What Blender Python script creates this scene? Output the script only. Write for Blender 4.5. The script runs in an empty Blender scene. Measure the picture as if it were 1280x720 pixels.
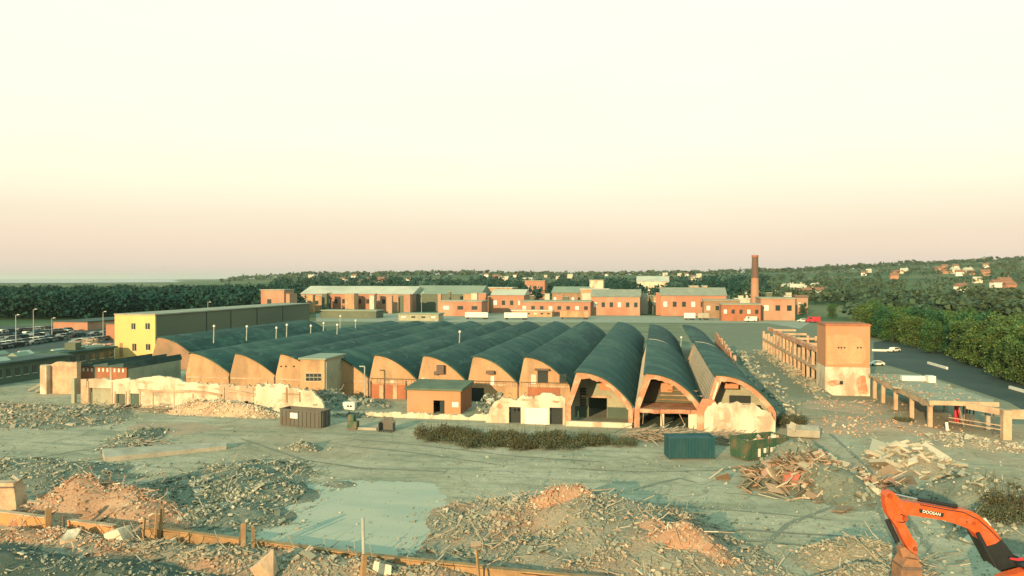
import bpy, math, random
from mathutils import Vector, Matrix, noise
rnd = random.Random(11)
D2R = math.radians
C = bpy.context.scene.collection
SC = bpy.context.scene

# ------------------------------------------------------------------ camera, sky, sun, exposure
H, F = 23.0, 960.0                      # drone height (m), focal length in 1280-px units
YAW = math.atan(178 / 960)
PIT = math.atan(12 / 960)
cam_d = bpy.data.cameras.new('camera'); cam = bpy.data.objects.new('camera', cam_d); C.objects.link(cam)
cam.location = (0, 0, H); cam.rotation_euler = (math.pi / 2 - PIT, 0, YAW)
cam_d.sensor_width = 36; cam_d.lens = 27.0; cam_d.clip_start = 0.5; cam_d.clip_end = 60000
SC.camera = cam

SUN_EL, SUN_AZ = D2R(12.5), D2R(196.0)   # azimuth of the sun, clockwise from +Y (behind, a little left)
sd = Vector((math.sin(SUN_AZ) * math.cos(SUN_EL), math.cos(SUN_AZ) * math.cos(SUN_EL), math.sin(SUN_EL)))
sun_d = bpy.data.lights.new('sun', 'SUN'); sun = bpy.data.objects.new('sun', sun_d); C.objects.link(sun)
sun_d.energy = 5.0; sun_d.angle = D2R(0.6); sun_d.color = (1.0, 0.70, 0.38)
sun.rotation_euler = sd.to_track_quat('Z', 'Y').to_euler()

W = bpy.data.worlds.new('World'); SC.world = W; W.use_nodes = True
nt = W.node_tree; nt.nodes.clear()
out = nt.nodes.new('ShaderNodeOutputWorld'); bg = nt.nodes.new('ShaderNodeBackground'); bg.inputs[1].default_value = 0.1
sky = nt.nodes.new('ShaderNodeTexSky'); sky.sky_type = 'NISHITA'; sky.sun_disc = False
sky.sun_elevation = SUN_EL; sky.sun_rotation = SUN_AZ; sky.dust_density = 3.0
tc = nt.nodes.new('ShaderNodeTexCoord'); sep = nt.nodes.new('ShaderNodeSeparateXYZ')
nt.links.new(tc.outputs['Generated'], sep.inputs[0])
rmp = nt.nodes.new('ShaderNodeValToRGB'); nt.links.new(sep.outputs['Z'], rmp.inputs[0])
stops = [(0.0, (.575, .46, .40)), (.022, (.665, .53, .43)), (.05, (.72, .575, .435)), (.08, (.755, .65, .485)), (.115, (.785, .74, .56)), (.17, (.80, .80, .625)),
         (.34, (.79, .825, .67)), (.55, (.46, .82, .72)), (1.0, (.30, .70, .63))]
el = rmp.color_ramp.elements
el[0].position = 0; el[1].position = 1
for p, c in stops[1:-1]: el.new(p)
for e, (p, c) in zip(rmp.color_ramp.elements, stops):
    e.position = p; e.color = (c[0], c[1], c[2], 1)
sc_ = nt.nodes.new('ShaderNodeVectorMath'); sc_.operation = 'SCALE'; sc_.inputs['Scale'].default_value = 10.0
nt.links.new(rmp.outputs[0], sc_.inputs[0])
# thin high cloud, barely seen
nz = nt.nodes.new('ShaderNodeTexNoise'); nz.inputs['Scale'].default_value = 3.0; nz.inputs['Detail'].default_value = 5
mp = nt.nodes.new('ShaderNodeMapping'); mp.inputs['Scale'].default_value = (1, 1, 7)
nt.links.new(tc.outputs['Generated'], mp.inputs[0]); nt.links.new(mp.outputs[0], nz.inputs[0])
mr = nt.nodes.new('ShaderNodeMapRange'); mr.inputs[3].default_value = .95; mr.inputs[4].default_value = 1.05
nt.links.new(nz.outputs[0], mr.inputs[0])
sc2 = nt.nodes.new('ShaderNodeVectorMath'); sc2.operation = 'SCALE'
nt.links.new(sc_.outputs[0], sc2.inputs[0]); nt.links.new(mr.outputs[0], sc2.inputs['Scale'])
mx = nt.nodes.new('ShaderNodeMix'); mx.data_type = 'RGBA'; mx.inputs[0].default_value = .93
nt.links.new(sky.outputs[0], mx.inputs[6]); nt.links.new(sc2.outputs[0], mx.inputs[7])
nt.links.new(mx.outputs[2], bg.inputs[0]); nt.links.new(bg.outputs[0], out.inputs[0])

vs = SC.view_settings
vs.view_transform = 'Standard'; vs.look = 'None'; vs.exposure = 0.5; vs.gamma = 1.0; vs.use_curve_mapping = False
SC.render.engine = 'CYCLES'
SC.cycles.max_bounces = 5; SC.cycles.diffuse_bounces = 3; SC.cycles.glossy_bounces = 2; SC.cycles.volume_bounces = 0

# ------------------------------------------------------------------ placing helpers (true ground positions)
fw = Vector((-math.sin(YAW) * math.cos(PIT), math.cos(YAW) * math.cos(PIT), -math.sin(PIT)))
rt = Vector((math.cos(YAW), math.sin(YAW), 0)); upv = rt.cross(fw)
def ray(px, py): return fw + rt * ((px - 640) / F) - upv * ((py - 360) / F)
def G(px, py, z=0.0):
    r = ray(px, py); s = (z - H) / r.z
    return Vector((r.x * s, r.y * s, z))
def XY(px, Y):
    r = ray(px, 348); return r.x / r.y * Y
def ZY(px, py, Y):
    r = ray(px, py); return H + r.z * Y / r.y
def cam_uv(x, y):
    zc = -x * math.sin(YAW) + y * math.cos(YAW); xc = x * math.cos(YAW) + y * math.sin(YAW)
    return (640 + F * xc / zc if zc > 1 else (3000 if xc > 0 else -3000)), zc
SKYL = [(-600, -7), (0, -7), (190, -7.2), (260, -6), (320, -1), (400, 3.5), (560, 4), (700, 3), (860, 4.5), (960, 7), (1060, 10.5), (1150, 14.5), (1280, 18), (1700, 15), (3000, 8)]
def interp(T, x):
    if x <= T[0][0]: return T[0][1]
    for (a, b), (c, d) in zip(T, T[1:]):
        if x <= c:
            k = (x - a) / (c - a); k = k * k * (3 - 2 * k); return b + (d - b) * k
    return T[-1][1]
def terr(x, y):
    px, zc = cam_uv(x, y)
    r = math.hypot(x, y)
    if zc < 1: return 0
    k = min(1, max(0, (r - 520) / 2500)); k = k * k * (3 - 2 * k)
    h = max(0, (23 + interp(SKYL, px) * 3000 / F)) * k
    h += k * 7 * noise.noise(Vector((x / 420, y / 420, 0))) * min(1, max(0, (px - 150) / 250))
    return max(h, 0)

# ------------------------------------------------------------------ materials
def newmat(name):
    m = bpy.data.materials.new(name); m.use_nodes = True
    return m, m.node_tree, m.node_tree.nodes['Principled BSDF']
def N(t, kind, **kw):
    n = t.nodes.new('ShaderNode' + kind)
    for k, v in kw.items(): setattr(n, k, v)
    return n
def noise_node(t, scale, detail=5, stretch=(1, 1, 1), rough=.6):
    g = N(t, 'NewGeometry'); mpn = N(t, 'Mapping'); mpn.inputs['Scale'].default_value = stretch
    t.links.new(g.outputs['Position'], mpn.inputs[0])
    n = N(t, 'TexNoise'); n.inputs['Scale'].default_value = scale; n.inputs['Detail'].default_value = detail; n.inputs['Roughness'].default_value = rough
    t.links.new(mpn.outputs[0], n.inputs['Vector']); return n.outputs[0]
def ramp(t, fac, stops, interp_='LINEAR'):
    r = N(t, 'ValToRGB'); r.color_ramp.interpolation = interp_
    e = r.color_ramp.elements
    for p, c in stops[1:-1]: e.new(p)
    e[0].position = 0
    for q, (p, c) in zip(e, stops):
        q.position = p; q.color = (c[0], c[1], c[2], 1) if not isinstance(c, (int, float)) else (c, c, c, 1)
    t.links.new(fac, r.inputs[0]); return r.outputs[0]
def mixc(t, fac, a, b, mode='MIX'):
    m = N(t, 'Mix', data_type='RGBA', blend_type=mode)
    for s, v in ((0, fac), (6, a), (7, b)):
        if isinstance(v, (int, float)): m.inputs[s].default_value = v
        elif isinstance(v, tuple): m.inputs[s].default_value = (v[0], v[1], v[2], 1)
        else: t.links.new(v, m.inputs[s])
    return m.outputs[2]
def bump(t, bs, h, dist, strength=1.0):
    b = N(t, 'Bump'); b.inputs['Distance'].default_value = dist; b.inputs['Strength'].default_value = strength
    t.links.new(h, b.inputs['Height']); t.links.new(b.outputs[0], bs.inputs['Normal'])
def mat(name, c1, c2=None, scale=.6, rough=.9, stain=None, sscale=.15, samt=.5, stretch=(1, 1, 1), bmp=0.0, bscale=None, metal=0, spec=.3, fine=.25, bands=0):
    """surface with a base tone, a second worn tone, and patches of stain"""
    m, t, bs = newmat(name)
    c2 = c2 or tuple(c * .7 for c in c1)
    n1 = noise_node(t, scale, 6, stretch)
    col = ramp(t, n1, [(.3, c1), (.68, c2)])
    if stain:
        n2 = noise_node(t, sscale, 7, stretch, .65)
        f = ramp(t, n2, [(.48, 0.0), (.62, samt)])
        col = mixc(t, f, col, stain)
    if fine:
        n3 = noise_node(t, 5.0, 3)
        col = mixc(t, fine, col, ramp(t, n3, [(.3, .35), (.7, 1.0)]), 'MULTIPLY')
    if bands:
        g = N(t, 'NewGeometry'); wv = N(t, 'TexWave', wave_type='BANDS', bands_direction='Y'); wv.inputs['Scale'].default_value = .045
        wv.inputs['Distortion'].default_value = 9; wv.inputs['Detail'].default_value = 5; wv.inputs['Detail Scale'].default_value = .35
        t.links.new(g.outputs['Position'], wv.inputs['Vector'])
        col = mixc(t, bands, col, ramp(t, wv.outputs[0], [(0, .5), (.5, 1.0), (1, 1.5)]), 'MULTIPLY')
        pa = ramp(t, noise_node(t, .55, 2, (1, .5, 1)), [(.61, 0.0), (.67, .6)])
        col = mixc(t, pa, col, (.075, .135, .10))
        pb = ramp(t, noise_node(t, .9, 5, (.25, 1.6, 1), .7), [(.56, 0.0), (.66, .55)]); col = mixc(t, pb, col, (.012, .035, .03))
        pc = ramp(t, noise_node(t, .35, 6, (1.5, .12, 1), .7), [(.58, 0.0), (.70, .5)]); col = mixc(t, pc, col, (.12, .15, .11))
    t.links.new(col, bs.inputs['Base Color'])
    bs.inputs['Roughness'].default_value = rough; bs.inputs['Metallic'].default_value = metal
    bs.inputs['Specular IOR Level'].default_value = spec
    if bmp: bump(t, bs, noise_node(t, bscale or scale * 3, 6), bmp)
    return m
def islandmat(name, stops, rough=.9, patch=None, pscale=.2, pamt=.8, spec=.2, trans=0):
    """every loose piece (stone, leaf, board) takes its own tone; patches drift across the whole"""
    m, t, bs = newmat(name)
    g = N(t, 'NewGeometry')
    col = ramp(t, g.outputs['Random Per Island'], stops)
    if patch:
        f = ramp(t, noise_node(t, pscale, 4), [(.45, 0.0), (.6, pamt)])
        col = mixc(t, f, col, patch, 'MIX')
    n3 = noise_node(t, 7.0, 3)
    col = mixc(t, .25, col, ramp(t, n3, [(.3, .5), (.7, 1.0)]), 'MULTIPLY')
    t.links.new(col, bs.inputs['Base Color']); bs.inputs['Roughness'].default_value = rough
    bs.inputs['Specular IOR Level'].default_value = spec
    return m

MT = {}
MT['roof'] = mat('roof_felt', (.009, .044, .037), (.020, .070, .057), .30, .85, (.055, .125, .085), .16, .7, (1, .30, 1), .04, 1.5, fine=.4, bands=.22)
MT['roof2'] = mat('roof_felt_grey', (.014, .058, .048), (.026, .090, .072), .25, .85, (.07, .13, .09), .18, .7, (.3, 1.1, 1), .04, 1.5, fine=.4, bands=.22)
MT['flat'] = mat('flat_roof', (.03, .062, .055), (.055, .095, .08), .12, .85, (.13, .16, .12), .07, .6, (.35, 1, 1))
MT['worn'] = mat('worn_render', (.56, .44, .29), (.44, .34, .22), .9, .95, (.33, .22, .14), .6, .6, bmp=.05)
MT['hutroof'] = mat('mossy_flat_roof', (.10, .14, .09), (.14, .17, .11), .4, .9, (.07, .10, .07), .3, .6)
MT['track'] = mat('tyre_churned_dirt', (.19, .20, .145), (.25, .245, .18), .8, .95, fine=.5)
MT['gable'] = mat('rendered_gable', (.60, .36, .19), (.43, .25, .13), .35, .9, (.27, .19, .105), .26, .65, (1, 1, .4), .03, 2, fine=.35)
MT['gable_dim'] = mat('shade_dimmed_gable', (.36, .22, .13), (.28, .17, .10), .3, .9, (.15, .13, .08), .2, .5)  # darker copy of the gable render, shade put into the colour
MT['brick'] = mat('red_brick', (.42, .16, .075), (.33, .12, .06), .5, .9, (.22, .13, .08), .2, .5, (1, 1, .6), .02, 4)
MT['brickf'] = mat('far_red_brick', (.43, .215, .13), (.37, .17, .105), .10, .9, (.40, .29, .19), .06, .75, (1, 1, .6))
MT['brick_pale'] = mat('pale_orange_brick', (.56, .27, .13), (.47, .21, .10), .3, .9, (.36, .26, .16), .25, .6, (1, 1, .5), .02, 3)
MT['arch'] = mat('broken_brick_arch', (.55, .24, .13), (.40, .19, .11), .9, .95, (.62, .46, .31), .5, .7, (1, 1, 1), .12, 2.5)
MT['white'] = mat('old_whitewash', (.78, .67, .49), (.60, .50, .355), .5, .9, (.36, .25, .16), .30, .75, (1, 1, .45), .06, 2, fine=.4)
MT['yellow'] = mat('yellow_render', (.78, .52, .19), (.66, .43, .16), .15, .85, (.48, .36, .15), .09, .3, (1, 1, .3))
MT['cladding'] = mat('grey_green_cladding', (.11, .135, .085), (.085, .11, .075), .15, .7, (.16, .17, .11), .06, .5, (1, .15, 1))
MT['concrete'] = mat('concrete', (.42, .38, .29), (.32, .30, .23), .5, .92, (.22, .2, .15), .4, .5, (1, 1, 1), .03, 3)
MT['concrete_warm'] = mat('warm_concrete', (.58, .40, .25), (.44, .30, .19), .5, .92, (.32, .22, .14), .5, .6, (1, 1, 1), .05, 3)
MT['slab'] = mat('screeded_roof_slab', (.30, .31, .23), (.23, .25, .19), .4, .92, (.40, .36, .25), .25, .5, (1, 1, 1), .04, 3)
MT['inner'] = mat('inner_plaster', (.40, .38, .25), (.33, .32, .22), .4, .9, (.22, .24, .17), .3, .5)
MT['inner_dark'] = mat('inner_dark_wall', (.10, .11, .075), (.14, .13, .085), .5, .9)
MT['dado'] = mat('green_dado', (.09, .13, .085), (.07, .11, .08), .5, .8)
MT['dark'] = mat('dark_opening', (.012, .02, .018), (.018, .028, .024), 1, .6)  # near-black paint standing in for the shade inside openings
MT['glass'] = mat('dark_glass', (.02, .035, .035), (.03, .05, .045), 1, .15, spec=.6, fine=0)
MT['wframe'] = mat('window_frame', (.62, .58, .44), None, 1, .6)
MT['northlight'] = mat('dirty_north_light', (.30, .25, .19), (.22, .21, .16), .4, .5, (.13, .15, .12), .25, .6, (1, .5, 1))
MT['timber'] = mat('old_timber', (.40, .24, .11), (.30, .18, .085), .9, .9, (.16, .11, .06), .7, .5)
MT['wall_orange'] = mat('orange_kerb', (.62, .27, .10), (.50, .24, .10), .6, .9, (.36, .25, .14), .5, .7)  # stronger orange for the left kerb segments
MT['steel'] = mat('rusty_steel', (.16, .11, .08), (.10, .08, .065), 1, .7)
MT['greysteel'] = mat('grey_painted_steel', (.115, .115, .09), (.085, .088, .072), .6, .6, (.14, .09, .055), .6, .6)
MT['bluesteel'] = mat('blue_painted_steel', (.014, .080, .088), (.010, .062, .072), .8, .6, (.035, .085, .082), .9, .5, (1, 1, .4), fine=.25)
MT['greensteel'] = mat('green_painted_steel', (.035, .11, .06), (.045, .095, .055), .8, .7, (.19, .13, .075), .9, .75, (1, 1, .5), fine=.35)
MT['whitep'] = mat('white_paint', (.78, .74, .62), (.68, .66, .55), .5, .6)
MT['redp'] = mat('red_paint', (.55, .04, .05), (.45, .03, .045), 1, .5)
MT['orange'] = mat('orange_machine_paint', (.76, .105, .014), (.62, .085, .014), 1.3, .5, (.34, .13, .06), 1.6, .65, bmp=0, fine=.3, spec=.4)
MT['pinp'] = mat('dirty_orange_pin', (.36, .07, .02), (.26, .06, .02), 1, .5)
MT['black'] = mat('black_rubber', (.015, .02, .02), (.022, .026, .026), 1, .6)
MT['chrome'] = mat('cylinder_rod', (.55, .54, .5), (.5, .5, .46), 1, .25, metal=.9, fine=0)
MT['bucket'] = mat('worn_bucket_steel', (.36, .17, .08), (.24, .13, .07), .9, .6, (.12, .09, .07), .9, .5)
MT['rubble'] = islandmat('mixed_rubble', [(0, (.16, .15, .11)), (.3, (.30, .28, .20)), (.55, (.44, .38, .27)), (.72, (.40, .21, .12)), (.86, (.62, .54, .40)), (1, (.25, .24, .18))], patch=(.46, .23, .13), pscale=.10, pamt=.55)
MT['rubble_grey'] = islandmat('grey_rubble', [(0, (.10, .12, .09)), (.35, (.20, .22, .16)), (.65, (.32, .31, .23)), (.9, (.50, .46, .34)), (1, (.26, .2, .14))])
MT['rubble_warm'] = islandmat('brick_rubble', [(0, (.40, .215, .13)), (.35, (.48, .28, .17)), (.6, (.35, .27, .185)), (.88, (.58, .43, .29)), (1, (.66, .55, .40))])
MT['rubble_white'] = islandmat('pale_rubble', [(0, (.40, .32, .21)), (.4, (.58, .47, .32)), (.8, (.72, .62, .44)), (1, (.35, .2, .12))])
MT['rubble_mix'] = islandmat('concrete_and_brick_rubble', [(0, (.19, .205, .15)), (.4, (.28, .275, .20)), (.74, (.36, .335, .24)), (.86, (.40, .27, .175)), (.95, (.50, .45, .34)), (1, (.25, .24, .18))], patch=(.42, .28, .18), pscale=.12, pamt=.35)
MT['rubble_slabs'] = islandmat('pale_slab_rubble', [(0, (.26, .25, .18)), (.4, (.42, .38, .28)), (.8, (.54, .47, .35)), (1, (.20, .21, .15))])
MT['mound_shaded'] = mat('shade_toned_spoil', (.055, .085, .07), (.09, .12, .09), .5, .95, (.14, .14, .10), .3, .5, (1, 1, 1), .12, 3, fine=.6)  # shade over the bottom left foreground, put into the spoil colour
MT['mound'] = mat('rubble_fines', (.27, .26, .19), (.36, .29, .20), .5, .95, (.46, .24, .14), .12, .75, (1, 1, 1), .15, 3, fine=.6)
MT['mound_grey'] = mat('grey_fines', (.18, .20, .145), (.26, .26, .19), .5, .95, (.13, .15, .11), .3, .6, (1, 1, 1), .15, 3, fine=.6)
MT['mound_warm'] = mat('brick_fines', (.46, .25, .145), (.40, .24, .15), .5, .95, (.52, .36, .23), .3, .6, (1, 1, 1), .12, 3, fine=.5)
MT['boards'] = islandmat('broken_boards', [(0, (.10, .10, .07)), (.3, (.28, .19, .12)), (.55, (.46, .30, .19)), (.75, (.20, .22, .16)), (.9, (.60, .48, .34)), (1, (.42, .12, .08))])
MT['strips'] = islandmat('metal_strips', [(0, (.10, .10, .075)), (.4, (.30, .25, .18)), (.7, (.48, .40, .29)), (1, (.2, .12, .08))], .6)
MT['leaf'] = islandmat('tree_leaves', [(0, (.020, .072, .026)), (.4, (.040, .115, .032)), (.75, (.070, .15, .038)), (1, (.10, .165, .05))], .7, (.12, .145, .04), .035, .4)
MT['leaf_y'] = islandmat('yellowing_leaves', [(0, (.040, .10, .028)), (.4, (.075, .145, .036)), (.8, (.12, .17, .042)), (1, (.16, .18, .055))], .7)
MT['leaf_g'] = islandmat('deep_green_leaves', [(0, (.014, .07, .034)), (.5, (.028, .105, .046)), (1, (.055, .14, .05))], .7)
MT['leaf_dark'] = islandmat('dark_leaves', [(0, (.004, .036, .028)), (.5, (.006, .047, .035)), (1, (.010, .060, .040))], .8, (.030, .070, .038), .008, .5)
MT['leaf_far'] = islandmat('far_leaves', [(0, (.030, .062, .04)), (.5, (.045, .085, .045)), (1, (.075, .11, .05))], .8, (.085, .11, .05), .004, .6)
MT['weed'] = islandmat('weed_leaves', [(0, (.045, .07, .035)), (.4, (.075, .10, .05)), (.7, (.13, .115, .06)), (1, (.16, .16, .09))], .8)
MT['weed_brown'] = islandmat('dry_weeds', [(0, (.045, .055, .025)), (.4, (.085, .075, .035)), (.75, (.13, .095, .045)), (1, (.08, .105, .045))], .8)
MT['bark'] = mat('bark', (.06, .05, .035), None, 2, .95)
MT['asphalt'] = mat('asphalt', (.028, .05, .042), (.04, .062, .05), .15, .8, (.06, .08, .06), .08, .6)
MT['tile'] = mat('roof_tile', (.30, .15, .09), (.22, .12, .08), .4, .9)
MT['paleroof'] = mat('pale_sheet_roof', (.55, .53, .40), (.46, .46, .36), .15, .7, (.3, .32, .24), .06, .5)
MT['greenroof'] = mat('green_grey_sheet_roof', (.26, .30, .21), (.20, .25, .18), .08, .7)
MT['pad'] = mat('wet_pale_concrete', (.385, .39, .295), (.43, .41, .30), .12, .85, (.30, .34, .27), .16, .6, (.35, 1.6, 1), .02, 3, fine=.15)
MT['sea'] = mat('sea_water', (.30, .32, .28), (.26, .28, .25), .002, .35)
MT['dirt'] = mat('pink_dirt', (.44, .29, .19), (.36, .27, .18), .4, .95, (.28, .24, .17), .25, .6, (1, 1, 1), .05, 3)
MT['pipe'] = mat('galvanised_pipe', (.42, .43, .36), None, 1, .5)
MT['cargrey'] = mat('grey_car_paint', (.20, .21, .19), None, 1, .35, fine=0)

# ground: yard near, fields far
def ground_mat():
    m, t, bs = newmat('ground')
    g = N(t, 'NewGeometry')
    n1 = noise_node(t, .09, 8, (1, 1.7, 1)); n2 = noise_node(t, .025, 6); n3 = noise_node(t, .7, 6); n4 = noise_node(t, .22, 7, (.25, 2.2, 1))
    yard = ramp(t, n1, [(.33, (.30, .285, .19)), (.52, (.42, .38, .265)), (.68, (.49, .43, .31))])
    yard = mixc(t, ramp(t, n2, [(.47, 0.0), (.63, .6)]), yard, (.36, .27, .175))
    yard = mixc(t, ramp(t, n4, [(.50, 0.0), (.66, .55)]), yard, (.20, .225, .165))
    yard = mixc(t, .45, yard, ramp(t, n3, [(.25, .42), (.62, 1.0)]), 'MULTIPLY')
    yard = mixc(t, .35, yard, ramp(t, noise_node(t, 4.5, 4), [(.3, .4), (.6, 1.0)]), 'MULTIPLY')
    sp = N(t, 'SeparateXYZ'); t.links.new(g.outputs['Position'], sp.inputs[0])
    # pinkish brick dust over the part of the yard below the standing block
    vm = N(t, 'VectorMath', operation='DISTANCE'); t.links.new(g.outputs['Position'], vm.inputs[0]); vm.inputs[1].default_value = (30, 128, 0)
    fd = N(t, 'MapRange'); fd.inputs[1].default_value = 8; fd.inputs[2].default_value = 46; fd.inputs[3].default_value = .75; fd.inputs[4].default_value = 0
    t.links.new(vm.outputs['Value'], fd.inputs[0])
    n5 = noise_node(t, .13, 6); f5 = ramp(t, n5, [(.38, 0.0), (.6, 1.0)])
    mu = N(t, 'Math', operation='MULTIPLY'); t.links.new(fd.outputs[0], mu.inputs[0]); t.links.new(f5, mu.inputs[1])
    yard = mixc(t, mu.outputs[0], yard, (.36, .24, .15))
    gy = N(t, 'MapRange'); gy.inputs[1].default_value = 235; gy.inputs[2].default_value = 285; t.links.new(sp.outputs['Y'], gy.inputs[0])
    gm = N(t, 'Math', operation='MULTIPLY'); t.links.new(gy.outputs[0], gm.inputs[0]); t.links.new(ramp(t, noise_node(t, .045, 7, (.4, 1.3, 1)), [(.36, 1.0), (.62, .62)]), gm.inputs[1])
    yard = mixc(t, gm.outputs[0], yard, (.105, .135, .075))
    sx = N(t, 'MapRange'); sx.inputs[1].default_value = 17; sx.inputs[2].default_value = 27; t.links.new(sp.outputs['X'], sx.inputs[0])
    sy = N(t, 'MapRange'); sy.inputs[1].default_value = 128; sy.inputs[2].default_value = 160; t.links.new(sp.outputs['Y'], sy.inputs[0])
    sm = N(t, 'Math', operation='MULTIPLY'); t.links.new(sx.outputs[0], sm.inputs[0]); t.links.new(sy.outputs[0], sm.inputs[1])
    sq = N(t, 'Math', operation='MULTIPLY'); t.links.new(sm.outputs[0], sq.inputs[0]); sq.inputs[1].default_value = .8
    yard = mixc(t, sq.outputs[0], yard, (.16, .17, .115))
    vc = N(t, 'TexVoronoi', feature='DISTANCE_TO_EDGE'); vc.inputs['Scale'].default_value = .16
    wn = N(t, 'TexNoise'); wn.inputs['Scale'].default_value = .5; t.links.new(g.outputs['Position'], wn.inputs['Vector'])
    wa = N(t, 'VectorMath', operation='MULTIPLY_ADD'); t.links.new(wn.outputs['Color'], wa.inputs[0]); wa.inputs[1].default_value = (2.2, 2.2, 0); t.links.new(g.outputs['Position'], wa.inputs[2])
    t.links.new(wa.outputs[0], vc.inputs['Vector'])
    cf = ramp(t, vc.outputs['Distance'], [(0, .55), (.018, .0)]); yard = mixc(t, cf, yard, (.13, .14, .10))
    yard = mixc(t, ramp(t, noise_node(t, .33, 7, (.5, 1.5, 1), .7), [(.60, 0.0), (.68, .6)]), yard, (.17, .17, .12))
    yard = mixc(t, ramp(t, noise_node(t, .19, 6, (.6, 1.3, 1), .6), [(.60, 0.0), (.70, .5)]), yard, (.50, .42, .30))
    # far land
    vo = N(t, 'TexVoronoi'); vo.inputs['Scale'].default_value = .0055; t.links.new(g.outputs['Position'], vo.inputs['Vector'])
    sv = N(t, 'SeparateColor'); t.links.new(vo.outputs['Color'], sv.inputs[0])
    fld = ramp(t, sv.outputs[0], [(0, (.05, .10, .045)), (.35, (.075, .13, .05)), (.6, (.10, .14, .06)), (.85, (.17, .17, .085)), (1, (.06, .11, .05))])
    fld = mixc(t, .5, fld, ramp(t, noise_node(t, .02, 6), [(.3, .4), (.7, 1.0)]), 'MULTIPLY')
    ln = N(t, 'VectorMath', operation='LENGTH'); t.links.new(g.outputs['Position'], ln.inputs[0])
    ad = N(t, 'Math', operation='MULTIPLY_ADD'); t.links.new(noise_node(t, .012, 5), ad.inputs[0]); ad.inputs[1].default_value = 160; t.links.new(ln.outputs['Value'], ad.inputs[2])
    ff = N(t, 'MapRange'); ff.inputs[1].default_value = 480; ff.inputs[2].default_value = 540; t.links.new(ad.outputs[0], ff.inputs[0])
    col = mixc(t, ff.outputs[0], yard, fld)
    t.links.new(col, bs.inputs['Base Color']); bs.inputs['Roughness'].default_value = .95; bs.inputs['Specular IOR Level'].default_value = .15
    bump(t, bs, n3, .10)
    return m
MT['ground'] = ground_mat()

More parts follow.
